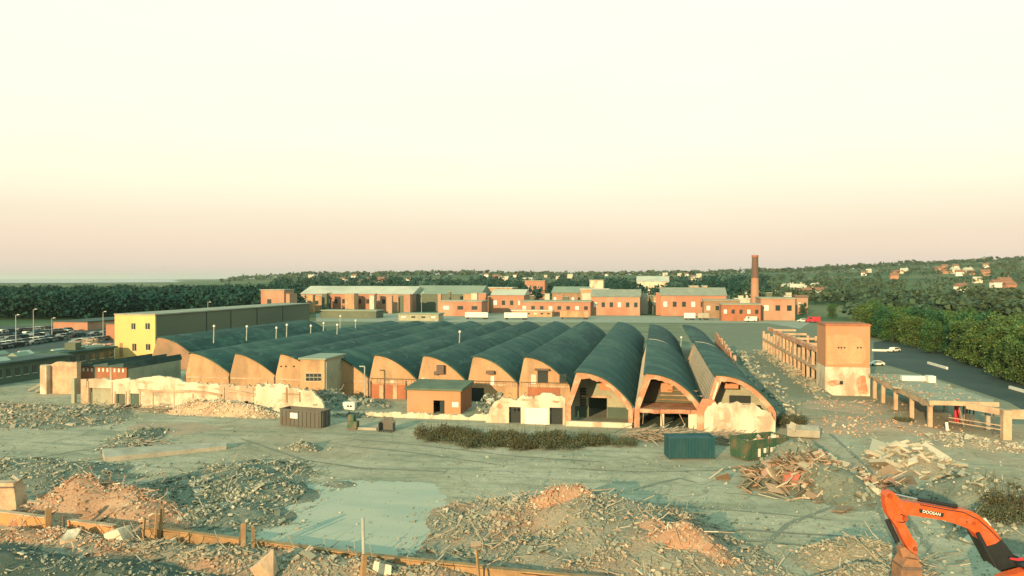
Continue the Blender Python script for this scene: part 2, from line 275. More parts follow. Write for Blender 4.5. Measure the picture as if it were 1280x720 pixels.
# ------------------------------------------------------------------ mesh helpers
class MB:
    def __init__(s): s.v = []; s.f = []; s.m = []; s.smooth = False
    def face(s, idx, m=0): s.f.append(idx); s.m.append(m)
    def add(s, vs, fs, m=0):
        b = len(s.v); s.v += [tuple(p) for p in vs]
        for f in fs: s.face([b + i for i in f], m)
    def hexa(s, p, m=0):  # 8 points: bottom 4 ccw, top 4 ccw
        s.add(p, [(3, 2, 1, 0), (4, 5, 6, 7), (0, 1, 5, 4), (1, 2, 6, 5), (2, 3, 7, 6), (3, 0, 4, 7)], m)
    def box(s, x0, x1, y0, y1, z0, z1, m=0):
        s.hexa([(x0, y0, z0), (x1, y0, z0), (x1, y1, z0), (x0, y1, z0), (x0, y0, z1), (x1, y0, z1), (x1, y1, z1), (x0, y1, z1)], m)
    def obox(s, c, d, M_, m=0):  # oriented box, centre c, full dims d
        hx, hy, hz = d[0] / 2, d[1] / 2, d[2] / 2
        P = [(-hx, -hy, -hz), (hx, -hy, -hz), (hx, hy, -hz), (-hx, hy, -hz), (-hx, -hy, hz), (hx, -hy, hz), (hx, hy, hz), (-hx, hy, hz)]
        s.hexa([Vector(c) + M_ @ Vector(p) for p in P], m)
    def bar(s, p0, p1, w, h, m=0, up=Vector((0, 0, 1))):
        p0, p1 = Vector(p0), Vector(p1); d = (p1 - p0).normalized()
        x = d.cross(up)
        if x.length < 1e-3: x = d.cross(Vector((1, 0, 0)))
        x.normalize(); z = x.cross(d)
        a, b = x * w / 2, z * h / 2
        s.hexa([p0 - a - b, p0 + a - b, p1 + a - b, p1 - a - b, p0 - a + b, p0 + a + b, p1 + a + b, p1 - a + b], m)
    def tube(s, p0, p1, r0, r1=None, n=8, m=0, cap=True):
        r1 = r0 if r1 is None else r1
        p0, p1 = Vector(p0), Vector(p1); d = (p1 - p0).normalized()
        x = d.cross(Vector((0, 0, 1)))
        if x.length < 1e-3: x = Vector((1, 0, 0))
        x.normalize(); y = d.cross(x); b = len(s.v)
        for k in range(n):
            a = 2 * math.pi * k / n; q = x * math.cos(a) + y * math.sin(a)
            s.v.append(tuple(p0 + q * r0)); s.v.append(tuple(p1 + q * r1))
        for k in range(n):
            j = (k + 1) % n; s.face([b + 2 * k, b + 2 * j, b + 2 * j + 1, b + 2 * k + 1], m)
        if cap:
            s.face([b + 2 * k for k in range(n)][::-1], m); s.face([b + 2 * k + 1 for k in range(n)], m)
    def prism(s, poly, y0, y1, m=0, ax='y'):  # poly in (x,z), pushed along y  (or (y,z) along x)
        n = len(poly)
        if ax == 'y': a = [(p[0], y0, p[1]) for p in poly]; b = [(p[0], y1, p[1]) for p in poly]
        else: a = [(y0, p[0], p[1]) for p in poly]; b = [(y1, p[0], p[1]) for p in poly]
        fs = [tuple(range(n)), tuple(range(2 * n - 1, n - 1, -1))]
        for k in range(n):
            j = (k + 1) % n; fs.append((k, n + k, n + j, j))
        s.add(a + b, fs, m)
    def chunk(s, c, sz, m=0, flat=1.0, r=rnd):
        e = Matrix.Rotation(r.random() * 6.3, 3, 'Z') @ Matrix.Rotation(r.uniform(-.7, .7), 3, 'X') @ Matrix.Rotation(r.uniform(-.7, .7), 3, 'Y')
        d = (sz * r.uniform(.6, 1.3), sz * r.uniform(.5, 1.0), sz * r.uniform(.35, .9) * flat)
        P = [(-1, -1, -1), (1, -1, -1), (1, 1, -1), (-1, 1, -1), (-1, -1, 1), (1, -1, 1), (1, 1, 1), (-1, 1, 1)]
        s.hexa([Vector(c) + e @ Vector((p[0] * d[0] / 2 * r.uniform(.55, 1.1), p[1] * d[1] / 2 * r.uniform(.55, 1.1), p[2] * d[2] / 2 * r.uniform(.6, 1.1))) for p in P], m)
    def leaf(s, c, sz, m=0, r=rnd):
        e = Matrix.Rotation(r.random() * 6.3, 3, 'Z') @ Matrix.Rotation(r.uniform(-1.3, 1.3), 3, 'X')
        k = r.uniform(.6, 1.2) * sz / 2
        q = [(-k, -.6 * k, 0), (.7 * k, -k, .2 * k), (k, .7 * k, 0), (-.6 * k, k, -.15 * k)]
        s.add([Vector(c) + e @ Vector(p) for p in q], [(0, 1, 2, 3)], m)
    def build(s, name, mats, parent=None, world=True, smooth=False, loc=None):
        me = bpy.data.meshes.new(name)
        off = Vector((0, 0, 0))
        if world and parent is not None:
            p = parent
            while p is not None: off += p.location; p = p.parent
        elif loc is not None: off = Vector(loc)
        me.from_pydata([(x - off.x, y - off.y, z - off.z) for x, y, z in s.v], [], s.f)
        if not isinstance(mats, (list, tuple)): mats = [mats]
        for q in mats: me.materials.append(q)
        if len(mats) > 1: me.polygons.foreach_set('material_index', s.m)
        if smooth or s.smooth: me.polygons.foreach_set('use_smooth', [True] * len(me.polygons))
        me.update()
        o = bpy.data.objects.new(name, me); C.objects.link(o)
        if parent is not None: o.parent = parent
        elif loc is not None: o.location = off
        return o
def tag(o, label=None, cat=None, group=None, kind=None):
    if label: o['label'] = label
    if cat: o['category'] = cat
    if group: o['group'] = group
    if kind: o['kind'] = kind
    return o
def thing(name, label, cat, loc=(0, 0, 0), rz=0, group=None):
    o = bpy.data.objects.new(name, None); C.objects.link(o); o.location = loc; o.rotation_euler = (0, 0, rz)
    o.empty_display_size = .5
    return tag(o, label, cat, group)
KIDS = {}
def copy_tree(o, loc, rz=0, scale=1, label=None):
    if not KIDS:
        for q in bpy.data.objects:
            if q.parent: KIDS.setdefault(q.parent.name, []).append(q)
    def rec(a, par):
        b = a.copy(); C.objects.link(b)
        if par: b.parent = par
        for ch in [q for q in a.children]: rec(ch, b)
        return b
    r = rec(o, None); r.location = loc; r.rotation_euler = (0, 0, rz); r.scale = (scale,) * 3
    if label: r['label'] = label
    return r
def box1(name, m, parent, *a):
    b = MB(); b.box(*a); return b.build(name, m, parent)
def jag(pts, step=.7, amp=.25, seed=1):
    """break a polyline of (x,z) tops into ragged courses: flats with sudden drops"""
    r = random.Random(seed); L = pts[-1][0] - pts[0][0]; o = [pts[0]]
    def zat(x):
        for (a, c), (e, f_) in zip(pts, pts[1:]):
            if a <= x <= e: return c + (f_ - c) * (x - a) / max(e - a, 1e-6)
        return pts[-1][1]
    if L <= 0: return list(pts)
    x = pts[0][0]; off = 0
    while True:
        x1 = x + step * r.choice((.18, .25, .4, .7, 1.3))
        if x1 > pts[-1][0] - .15: break
        off = .72 * off + r.uniform(-amp, amp) * .75
        if r.random() < .07: off -= amp * 1.3
        o.append((x1, zat(x1) + off)); x = x1
        if r.random() < .3:
            off += r.uniform(-amp, amp) * .6; o.append((x1 + .015, zat(x1) + off)); x = x1 + .015
    o.append(pts[-1]); return o

# ------------------------------------------------------------------ setting: ground, sea, road, pads
def build_ground():
    b = MB(); rs = [1]; r = 1
    while r < 30000: r = r * 1.07 + .6; rs.append(r)
    na = 240
    for r in rs:
        for k in range(na):
            a = 2 * math.pi * k / na; x, y = r * math.sin(a), r * math.cos(a)
            b.v.append((x, y, terr(x, y)))
    for i in range(len(rs) - 1):
        for k in range(na):
            j = (k + 1) % na; b.face([i * na + k, (i + 1) * na + k, (i + 1) * na + j, i * na + j])
    b.v.append((0, 0, 0)); c = len(b.v) - 1
    for k in range(na): b.face([c, k, (k + 1) % na])
    o = b.build('ground', MT['ground'], smooth=True); o['kind'] = 'structure'
build_ground()
def sheet(name, pts, z, m):
    b = MB(); b.add([(p.x, p.y, z) for p in pts], [tuple(range(len(pts)))]); o = b.build(name, m); o['kind'] = 'structure'
    if o.data.polygons[0].normal.z < 0: o.data.flip_normals()
    return o
sheet('sea', [G(-500, 353.9, 2.2), G(-500, 349.0, 2.2), G(330, 349.0, 2.2), G(250, 352.5, 2.2), G(100, 353.6, 2.2)], 2.2, MT['sea'])
def ragged(pts, step, amp, seed):
    r = random.Random(seed); o = []
    for a, c in zip(pts, pts[1:] + pts[:1]):
        n = max(1, int((c - a).length / step))
        for k in range(n):
            q_ = a + (c - a) * (k / n); o.append(q_ + Vector((r.uniform(-amp, amp), r.uniform(-amp, amp), 0)))
    return o
sheet('yard_pad', ragged([G(322, 676), G(318, 650), G(375, 606), G(430, 600), G(545, 604), G(566, 640), G(540, 668), G(545, 700), G(440, 690)], .6, .35, 2), .012, MT['pad'])
def blotch(name, px, py, rx, ry, z, m, seed):
    r = random.Random(seed); c = G(px, py); pts = []
    for k in range(40):
        a = 2 * math.pi * k / 40; q = 1 + .35 * noise.noise(Vector((math.cos(a) * 1.6, math.sin(a) * 1.6, seed))) + r.uniform(-.07, .07)
        pts.append(Vector((c.x + math.cos(a) * rx * q, c.y + math.sin(a) * ry * q, 0)))
    sheet(name, pts, z, m)
blotch('dirt_patch', 215, 535, 7.5, 4.2, .016, MT['dirt'], 3)
blotch('dirt_patch', 1075, 600, 5, 9, .016, MT['dirt'], 5)
def ribbon(name, pts, w, z, m, seed):
    r = random.Random(seed); P = [G(*q_) for q_ in pts]; fine_ = []
    for a, c in zip(P, P[1:]):
        n = max(1, int((c - a).length / .7))
        for k in range(n): fine_.append(a + (c - a) * (k / n))
    fine_.append(P[-1]); b = MB(); n = len(fine_)
    for k, q_ in enumerate(fine_):
        d = fine_[min(k + 1, n - 1)] - fine_[max(k - 1, 0)]; d.z = 0; d.normalize(); nn = Vector((-d.y, d.x, 0)); ww = w * r.uniform(.5, 1.1) * min(1, .2 + k / 4, .2 + (n - 1 - k) / 4)
        b.v.append(tuple(q_ + nn * ww / 2 + Vector((0, 0, z)))); b.v.append(tuple(q_ - nn * ww / 2 + Vector((0, 0, z))))
    for k in range(n - 1): b.face([2 * k, 2 * k + 1, 2 * k + 3, 2 * k + 2])
    o = b.build(name, m); o['kind'] = 'structure'
    if o.data.polygons[0].normal.z < 0: o.data.flip_normals()
for k, (pts, w) in enumerate((([(872, 604), (850, 598), (822, 604), (792, 613)], .7), ([(800, 628), (880, 635), (965, 642), (1040, 650)], .45), ([(905, 616), (965, 621), (1060, 628)], .4), ([(1045, 632), (985, 655), (945, 690), (930, 730)], .6), ([(-10, 577), (60, 570), (140, 557), (230, 548)], .4), ([(-10, 590), (80, 580), (150, 570)], .35), ([(430, 548), (520, 556), (640, 570), (760, 578)], .4), ([(420, 556), (510, 565), (630, 582)], .35), ([(1010, 545), (1050, 580), (1100, 640), (1130, 700)], .6), ([(1035, 540), (1080, 580), (1130, 640), (1170, 700)], .6), ([(700, 585), (800, 590), (900, 588), (960, 580)], .35), ([(560, 590), (450, 585), (380, 575), (300, 548)], .45), ([(880, 668), (930, 662), (1010, 668), (1090, 672)], .5), ([(885, 682), (940, 676), (1010, 682), (1090, 684)], .5))):
    ribbon('tyre_track', pts, w, .024 + .001 * k, MT['track'], k)
sheet('access_road', [G(1092, 452), G(1092, 428), G(1120, 424), G(1300, 462), G(1500, 520), G(1360, 560), G(1262, 503), G(1180, 476)], .02, MT['asphalt'])
sheet('car_park', [G(-120, 444), G(-120, 409), G(141, 407), G(142, 431), G(88, 440)], .02, MT['asphalt'])
sheet('works_road', [G(395, 402), G(395, 392), G(700, 391), G(960, 399), G(1015, 402), G(1000, 411), G(960, 404)], .02, MT['slab'])

# ------------------------------------------------------------------ vaulted hall
PW, AP = 1.75, .13
def profile(W_, zs, za, n=14):
    """(x,z) points of the shell, left foot -> ridge -> right foot"""
    ax = AP * W_; dx, dz = W_ - ax, za - zs
    return [(0, zs)], [(ax + dx * k / n, za - dz * (k / n) ** PW) for k in range(n + 1)]
def vault_roof(x0, W_, y0, y1, zs, za, parent, name='roof', m=None, th=.22, seed=0):
    _, arc = profile(W_, zs, za)
    ny = max(4, int((y1 - y0) / 3)); b = MB(); n = len(arc)
    # little lip over the ridge
    arc = [(arc[0][0] - .35, arc[0][1] - .18)] + arc; n += 1
    for lay in (th, 0):
        for j in range(ny + 1):
            y = y0 + (y1 - y0) * j / ny
            for i, (x, z) in enumerate(arc):
                dz = .07 * noise.noise(Vector(((x0 + x) * .35, y * .12, seed))) if 0 < j < ny else 0
                nx = (x - arc[1][0]) / 9
                b.v.append((x0 + x + lay * nx * .5, y, z + lay + dz))
    L = (ny + 1) * n
    for j in range(ny):
        for i in range(n - 1):
            p = j * n + i; b.face([p, p + 1, p + 1 + n, p + n]); b.face([L + p, L + p + n, L + p + n + 1, L + p + 1])
    for j in (0, ny):
        for i in range(n - 1):
            p = j * n + i; b.face([p, p + 1, L + p + 1, L + p] if j else [p, L + p, L + p + 1, p + 1])
    for j in range(ny):
        for i in (0, n - 1):
            p = j * n + i; b.face([p, p + n, L + p + n, L + p])
    return b.build(name, m or MT['roof'], parent)
def north_light(x0, W_, y0, y1, zs, za, parent, m=None):
    ax = AP * W_; b = MB()
    b.hexa([(x0 + .05, y0, zs - .3), (x0 + .3, y0, zs - .3), (x0 + .3, y1, zs - .3), (x0 + .05, y1, zs - .3),
            (x0 + ax - .15, y0, za - .12), (x0 + ax + .1, y0, za - .12), (x0 + ax + .1, y1, za - .12), (x0 + ax - .15, y1, za - .12)])
    o = b.build('north_light', m or MT['northlight'], parent)
    f = MB(); y = y0 + 1.0
    while y < y1:
        f.hexa([(x0 - .03, y, zs - .3), (x0 + .08, y, zs - .3), (x0 + .08, y + .14, zs - .3), (x0 - .03, y + .14, zs - .3),
                (x0 + ax - .24, y, za - .2), (x0 + ax - .1, y, za - .2), (x0 + ax - .1, y + .14, za - .2), (x0 + ax - .24, y + .14, za - .2)])
        y += 2.4
    fo = f.build('glazing_bars', MT['concrete'], o); fo['kind'] = 'stuff'
    return o
YA, WA, ZS, ZA = 140.0, 9.73, 3.3, 8.4
XA0 = -92.96
A_END = 258
labelsA = ['leftmost vaulted shed of the tall gable row, beside the yellow building',
           'second vaulted shed from the left, blank orange gable above the rubble strip',
           'third vaulted shed from the left, its gable partly behind the windowed block',
           'vaulted shed whose gable hides behind the flat roofed windowed brick block',
           'vaulted shed with red brick lower wall and pale pilasters',
           'vaulted shed with a dark vent box high on its gable, behind brick hut',
           'vaulted shed with a dark doorway and small canopy on its gable',
           'vaulted shed with a dark upper door, left of the open arches']
sheds = []
for i in range(8):
    x0 = XA0 + i * WA; PW = 1.65 if i < 4 else 1.95
    t = thing('vaulted_shed', labelsA[i], 'shed', (x0 + WA / 2, YA, 0), 0, 'vaulted sheds with orange gables')
    sheds.append(t)
    dzl = -.45 * (7 - i) / 7; zsi = ZS + .9 * (7 - i) / 7
    vault_roof(x0, WA, YA - .35, A_END, zsi, ZA + dzl, t, seed=i, m=MT['roof'] if i % 3 else MT['roof2'])
    north_light(x0, WA, YA + .2, A_END - .3, zsi, ZA + dzl, t)
    _, arc = profile(WA, zsi, ZA + dzl - .06)
    poly = [(x0 + .12, -.1), (x0 + .12, zsi - .4)] + [(x0 + a, z) for a, z in arc[:-1]] + [(x0 + WA - .05, zsi - .1), (x0 + WA - .05, -.1)]
    b = MB(); b.prism(poly, YA, YA + .35); b.build('gable_wall', MT['gable'], t)
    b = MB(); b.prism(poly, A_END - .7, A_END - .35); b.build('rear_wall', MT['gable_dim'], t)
    # band course and downpipe
    box1('band_course', MT['concrete_warm'], t, x0 + .3, x0 + WA - .2, YA - .12, YA + .02, 3.0, 3.3)
    b = MB(); b.tube((x0 + .02, YA - .15, 0), (x0 + .02, YA - .15, 3.6), .1, n=6); b.build('downpipe', MT['steel'], t)
    if i >= 4:
        b = MB(); b.box(x0 + .3, x0 + WA - .3, YA - .9, YA - .82, 3.9, 3.97)
        for k in range(6): b.box(x0 + .4 + k * 1.7, x0 + .46 + k * 1.7, YA - .9, YA - .84, 3.0, 3.9)
        b.build('railing', MT['steel'], t)
def gpx(px, py, Y, d=0): return XY(px, Y), ZY(px, py, Y)
def panel(name, m, parent, px0, py0, px1, py1, Y, th=.08, proud=.05):
    x0, z1 = gpx(px0, py0, Y); x1, z0 = gpx(px1, py1, Y)
    return box1(name, m, parent, x0, x1, Y - proud - th, Y - proud, z0, z1)
# features on the gables
s = sheds[4]
panel('brick_infill', MT['brick'], s, 464, 480, 507, 501, YA)
for px in (474.5, 491.5): panel('pilaster', MT['concrete_warm'], s, px, 481, px + 5, 500.5, YA, .14, .10)
panel('window', MT['wframe'], s, 488, 475.5, 494, 478.3, YA)
for px in (463, 507): panel('post', MT['steel'], s, px, 476, px + 1.2, 503, YA, .2, .1)
s = sheds[5]
o = panel('vent_box', MT['steel'], s, 547, 456, 556, 467, YA, .9, .02)
panel('vent_cowl', MT['steel'], s, 543, 464, 548, 468.5, YA, .5, .02)
panel('window', MT['wframe'], s, 527, 472, 531, 476, YA)
s = sheds[6]
panel('door', MT['dark'], s, 589, 484.5, 605, 507, YA, .05, .02)
panel('door_canopy', MT['steel'], s, 608.5, 463, 618.5, 467, YA, .9, .02)
panel('window', MT['whitep'], s, 613.5, 470, 618, 481, YA)
s = sheds[7]
panel('door', MT['dark'], s, 672, 463, 685, 479, YA, .06, .02)
panel('door_canopy', MT['steel'], s, 669, 460.5, 687, 462.6, YA, 1.0, .02)
panel('door', MT['dark'], s, 699.5, 467.5, 708, 479, YA, .06, .02)
panel('window', MT['wframe'], s, 664, 468, 670.5, 480, YA)
panel('brick_infill', MT['brick'], s, 660, 484, 700, 497, YA)
s = sheds[2]
for px in (350, 356, 366): panel('vent', MT['dark'], s, px, 457, px + 2.2, 458.8, YA, .04, .02)

# set-back shed at the far left
x0 = XY(190, 176)
t = thing('vaulted_shed', 'set back vaulted shed with a dull brown gable right beside the yellow building', 'shed', (x0 + 5, 176, 0), 0, 'vaulted sheds with orange gables')
vault_roof(x0, 11, 175.7, A_END, 4.0, 7.9, t, seed=40); north_light(x0, 11, 176.2, A_END - .3, 4.0, 7.9, t)
_, arc = profile(11, 4.0, 7.84)
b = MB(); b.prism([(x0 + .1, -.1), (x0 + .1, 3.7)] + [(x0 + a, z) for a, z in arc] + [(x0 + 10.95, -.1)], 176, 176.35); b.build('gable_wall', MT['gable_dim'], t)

# ---- the three opened bays on the right
PW, AP = 2.35, .17
Y1, W1, Z1S, Z1A = 120.0, 10.55, 3.0, 8.3
XB = [-13.72, -3.1, 7.43]
def arch_rim(x0, parent, th=.85, y0=Y1 - .3, y1=Y1 + .7, seed=1):
    _, arc = profile(W1, Z1S, Z1A - .05, 18)
    r = random.Random(seed)
    outer = [(.1, -.1), (.1, Z1S - .2)] + arc[:-1] + [(W1 - .08, Z1S - .1), (W1 - .08, -.1)]
    inner = [(.9, -.1), (.9, Z1S - .1)]
    for k, (x, z) in enumerate(arc[:-1]):
        f = k / (len(arc) - 1)
        inner.append((x + (.75 - 1.35 * f) + r.uniform(-.1, .1), z - th + .1 * f + r.uniform(-.16, .16)))
    inner += [(W1 - .75, Z1S - .35), (W1 - .75, -.1)]
    n = len(outer); b = MB()
    P = [(x0 + x, y0, z) for x, z in outer] + [(x0 + x, y0, z) for x, z in inner] + [(x0 + x, y1, z) for x, z in outer] + [(x0 + x, y1, z) for x, z in inner]
    fs = []
    for k in range(n - 1):
        fs += [(k, k + 1, n + k + 1, n + k), (2 * n + k, 3 * n + k, 3 * n + k + 1, 2 * n + k + 1), (n + k, n + k + 1, 3 * n + k + 1, 3 * n + k), (k, 2 * n + k, 2 * n + k + 1, k + 1)]
    b.add(P, fs); return b.build('arch_rim', MT['arch'], parent)
names = ['open fronted vaulted shed with cream inner wall, left of the three broken arches',
         'open fronted vaulted shed with broken upper floor, middle of the three broken arches',
         'open fronted vaulted shed at the right end with white wall fragment across its front']
open_sheds = []
for i, x0 in enumerate(XB):
    t = thing('open_vaulted_shed', names[i], 'shed', (x0 + W1 / 2, Y1, 0), 0, 'opened vaulted sheds with broken brick arches')
    open_sheds.append(t); yend = A_END if i == 0 else 192 - i * 6
    vault_roof(x0, W1, Y1 - .45, yend, Z1S, Z1A, t, seed=20 + i, m=MT['roof2'])
    north_light(x0, W1, Y1 + .4, yend - .3, Z1S, Z1A, t)
    arch_rim(x0, t, seed=i + 4)
    if i:
        _, arc = profile(W1, Z1S, Z1A + .3, 14); b = MB(); n = len(arc)     # pale end rib and rear continuation
        P = []
        for yy in (yend - .9, yend): P += [(x0 + a, yy, z + .02) for a, z in arc] + [(x0 + a, yy, z - .7) for a, z in arc]
        fs = []
        for k in range(n - 1): fs += [(k, k + 1, 2 * n + k + 1, 2 * n + k), (n + k, n + k + 1, k + 1, k), (2 * n + k, 2 * n + k + 1, 3 * n + k + 1, 3 * n + k)]
        b.add(P, fs); b.build('end_rib', MT['concrete'], t)
        b = MB(); b.prism([(x0 + .1, 0), (x0 + .1, Z1S)] + [(x0 + a, z - .4) for a, z in arc] + [(x0 + W1 - .1, 0)], yend - .5, yend - .2); b.build('rear_wall', MT['gable_dim'], t)
        vault_roof(x0, W1, yend + 6, A_END - 4, Z1S - .4, Z1A - .5, t, 'rear_roof', MT['roof'], seed=30 + i)
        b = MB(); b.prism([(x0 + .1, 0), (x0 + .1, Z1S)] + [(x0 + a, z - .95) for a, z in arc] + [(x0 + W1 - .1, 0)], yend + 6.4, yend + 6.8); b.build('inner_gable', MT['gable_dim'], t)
# left open bay
t = open_sheds[0]; x0 = XB[0]; Yb = 126.5
_, arc = profile(W1, Z1S, Z1A - .3)
xd0, xd1 = XY(736, Yb), XY(759, Yb); zd = ZY(747, 497, Yb)
top = [(x0 + a, z) for a, z in arc]
b = MB(); b.prism([(x0 + .2, 0), (x0 + .2, Z1S)] + [(top[0][0], top[0][1] - .15), (xd0, min(q_[1] for q_ in top if q_[0] <= xd0 + .8) - .15), (xd0, 0)], Yb, Yb + .3)
def arcz(x):
    for (a, c), (e, f_) in zip(top, top[1:]):
        if a <= x <= e: return c + (f_ - c) * (x - a) / (e - a)
    return top[0][1] if x < top[0][0] else top[-1][1]
rightp = [p for p in top if p[0] > xd1 + .3]
b.prism([(xd1, 0), (xd1, arcz(xd1) - .15)] + [(x, z - .15) for x, z in rightp] + [(x0 + W1 - .2, 0)], Yb, Yb + .3)
b.prism([(xd0 - .05, zd), (xd0 - .05, arcz(xd0) - .15), (xd1 + .05, arcz(xd1) - .17), (xd1 + .05, zd)], Yb + .03, Yb + .28)
b.build('inner_wall', MT['inner'], t)
box1('lintel', MT['concrete_warm'], t, xd0 - 1.2, xd1 + .6, Yb - .18, Yb - .01, zd, zd + .35)
box1('dado', MT['dado'], t, xd1 + .05, x0 + W1 - .9, Yb - .07, Yb - .01, 0, 1.9); box1('dado', MT['dado'], t, x0 + .9, xd0 - .05, Yb - .07, Yb - .01, 0, 1.9)
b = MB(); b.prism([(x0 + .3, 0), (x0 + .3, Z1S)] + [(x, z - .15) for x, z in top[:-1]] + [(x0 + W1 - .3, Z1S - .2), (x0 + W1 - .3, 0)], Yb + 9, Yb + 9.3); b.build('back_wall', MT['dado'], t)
lv = MB()
for k in range(12): lv.box(XY(725, Yb), XY(733, Yb), Yb - .16, Yb - .03, 1.95 + k * .26, 2.1 + k * .26)
lv.build('louvre', MT['dark'], t)
panel('upper_panel', MT['brick_pale'], t, 750, 474, 764, 488, Yb, .08, .05)
box1('plinth', MT['white'], t, x0 + .2, x0 + W1 - .2, Y1 - 1.0, Y1 - .32, -.1, .75)
box1('floor', MT['slab'], t, x0 + .9, x0 + W1 - .8, Y1 - .28, Yb + 9, -.05, .12)
# middle open bay
t = open_sheds[1]; x0 = XB[1]; Yb = 126.0
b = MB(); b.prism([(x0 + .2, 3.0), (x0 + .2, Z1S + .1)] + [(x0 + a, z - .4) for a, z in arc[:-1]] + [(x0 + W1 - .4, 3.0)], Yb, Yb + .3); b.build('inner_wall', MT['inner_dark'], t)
edge = jag([(x0 + .85, 0), (x0 + W1 - .85, 0)], .6, .3, 8)
b = MB(); n = len(edge)
P = []
for zz in (2.35, 2.95): P += [(x, Y1 - .2 + e, zz) for x, e in edge]
for zz in (2.35, 2.95): P += [(x, Yb, zz) for x, e in edge]
fs = []
for k in range(n - 1): fs += [(k, k + 1, n + k + 1, n + k), (n + k, n + k + 1, 3 * n + k + 1, 3 * n + k), (k, 2 * n + k, 2 * n + k + 1, k + 1)]
b.add(P, fs); b.build('upper_floor', MT['arch'], t)
xp = XY(826, Y1)
box1('pillar', MT['white'], t, xp, xp + .55, Y1 - .1, Y1 + .5, 0, 2.34)
box1('front_wall', MT['white'], t, XY(861, Y1), x0 + W1 - .76, Y1 - .22, Y1 + .25, 0, 2.34)
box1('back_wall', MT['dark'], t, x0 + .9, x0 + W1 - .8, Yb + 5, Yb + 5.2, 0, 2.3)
box1('floor', MT['dado'], t, x0 + .9, x0 + W1 - .8, Y1 - .28, Yb + 5, -.05, .1)
panel('ceiling_panel', MT['brick_pale'], t, 826, 477, 841, 490, Yb, .12, .3)
panel('ceiling_panel', MT['steel'], t, 806, 476, 825, 490, Yb, .12, .3)
for k, (zz, a, c) in enumerate([(4.2, 826, 878), (3.5, 823, 880), (5.0, 835, 872)]):
    box1('shelf', MT['concrete_warm'] if k == 0 else MT['timber'], t, XY(a, Yb), XY(c, Yb), Yb - .7, Yb - .45, zz, zz + .14)
for k in range(3):
    b = MB(); xx = x0 + 1.5 + k * 2.7; b.bar((xx, Y1 - .1, 2.3), (xx + rnd.uniform(-1.2, 1.2), Y1 - .5, .6 - .2 * k), .09, .09); b.build('hanging_bar', MT['timber'], t)
# right open bay
t = open_sheds[2]; x0 = XB[2]; Yb = 124.5
b = MB(); b.prism([(x0 + .3, 0), (x0 + .3, Z1S)] + [(x0 + a, z - .4) for a, z in arc[:-1]] + [(x0 + W1 - .4, Z1S - .4), (x0 + W1 - .4, 0)], Yb, Yb + .3); b.build('inner_wall', MT['inner'], t)
panel('window', MT['dark'], t, 912, 494, 939, 504, Yb, .06, .02)
panel('ceiling_panel', MT['brick_pale'], t, 905, 476, 922, 484, Yb, .12, 1.6)
b = MB(); xx = XY(890, Y1); b.bar((xx, Y1 - .35, 4.0), (XY(898, Y1), Y1 - .4, 7.3), .35, .3); b.build('brace', MT['white'], t)
box1('floor', MT['dado'], t, x0 + .9, x0 + W1 - .8, Y1 - .28, Yb, -.05, .1)
def ruin(name, label, cat, px_top, Y, m, th=.5, amp=.22, seed=1, step=.6, base=-.1, group=None, doors=()):
    pts = [gpx(a, b_, Y) for a, b_ in px_top]
    tops = jag(pts, step, amp, seed)
    xl, xr = tops[0][0], tops[-1][0]
    poly = list(tops)
    bot = [(xr, base)]
    for (a, c, h) in sorted(doors, key=lambda d: -d[0]):
        bot += [(XY(c, Y), base), (XY(c, Y), h), (XY(a, Y), h), (XY(a, Y), base)]
    bot.append((xl, base)); poly += bot
    b = MB(); b.prism(poly, Y, Y + th)
    o = b.build(name, m, loc=((xl + xr) / 2, Y, 0))
    return tag(o, label, cat, group)
ruin('wall_fragment', 'cream triangular wall fragment across the right end arch', 'wall',
     [(881, 516), (884, 508), (893, 503), (905, 502.5), (934, 503.5), (944, 506), (957, 514), (966, 519), (970, 526)], 118.6, MT['white'], .5, .28, 5, .4)
ruin('wall_fragment', 'orange brick stump of wall at the left foot of the right end arch', 'wall',
     [(872, 512), (876, 499), (884, 498), (893, 501), (899, 509), (902, 520)], 119.2, MT['arch'], .4, .2, 6)

# ruined end wall far right of the vaults
t = thing('ruined_side_wall', 'broken pinkish side wall standing at the far end right of the vaults', 'wall', (22, 215, 0))
b = MB(); r = random.Random(3); yy = 188; z = 3.0
pts = [(186, 0)]
while yy < 244:
    z = max(1.8, min(6.5, 3.4 + (yy - 186) * .05 + r.uniform(-1, 1))); pts.append((yy, z)); yy += r.uniform(1.0, 2.6)
pts.append((244, 0)); b.prism(pts, XB[2] + W1 + .4, XB[2] + W1 + .8, ax='x'); b.build('wall_face', MT['arch'], t)
for k in range(7):
    y = 192 + k * 7.4; box1('buttress', MT['concrete_warm'], t, XB[2] + W1 + .82, XB[2] + W1 + 1.5, y, y + .7, 0, 4.4 + .25 * k)

# ------------------------------------------------------------------ long cream facade remnant (left)
YF = 122.0
o = ruin('ruined_facade', 'long cream single storey facade remnant with three openings at its left end', 'wall',
     [(107, 486), (109, 474), (131, 473.5), (137, 475), (158, 471.5), (163, 474), (176, 472), (195, 470), (215, 472.5), (232, 474), (244, 477), (262, 478), (280, 479.5), (300, 481), (319, 482), (327, 479), (333, 477)],
     YF, MT['white'], .5, .16, 9, .7, doors=[(110.5, 138, 3.3), (144, 155.5, 2.35), (162, 173, 2.5)])
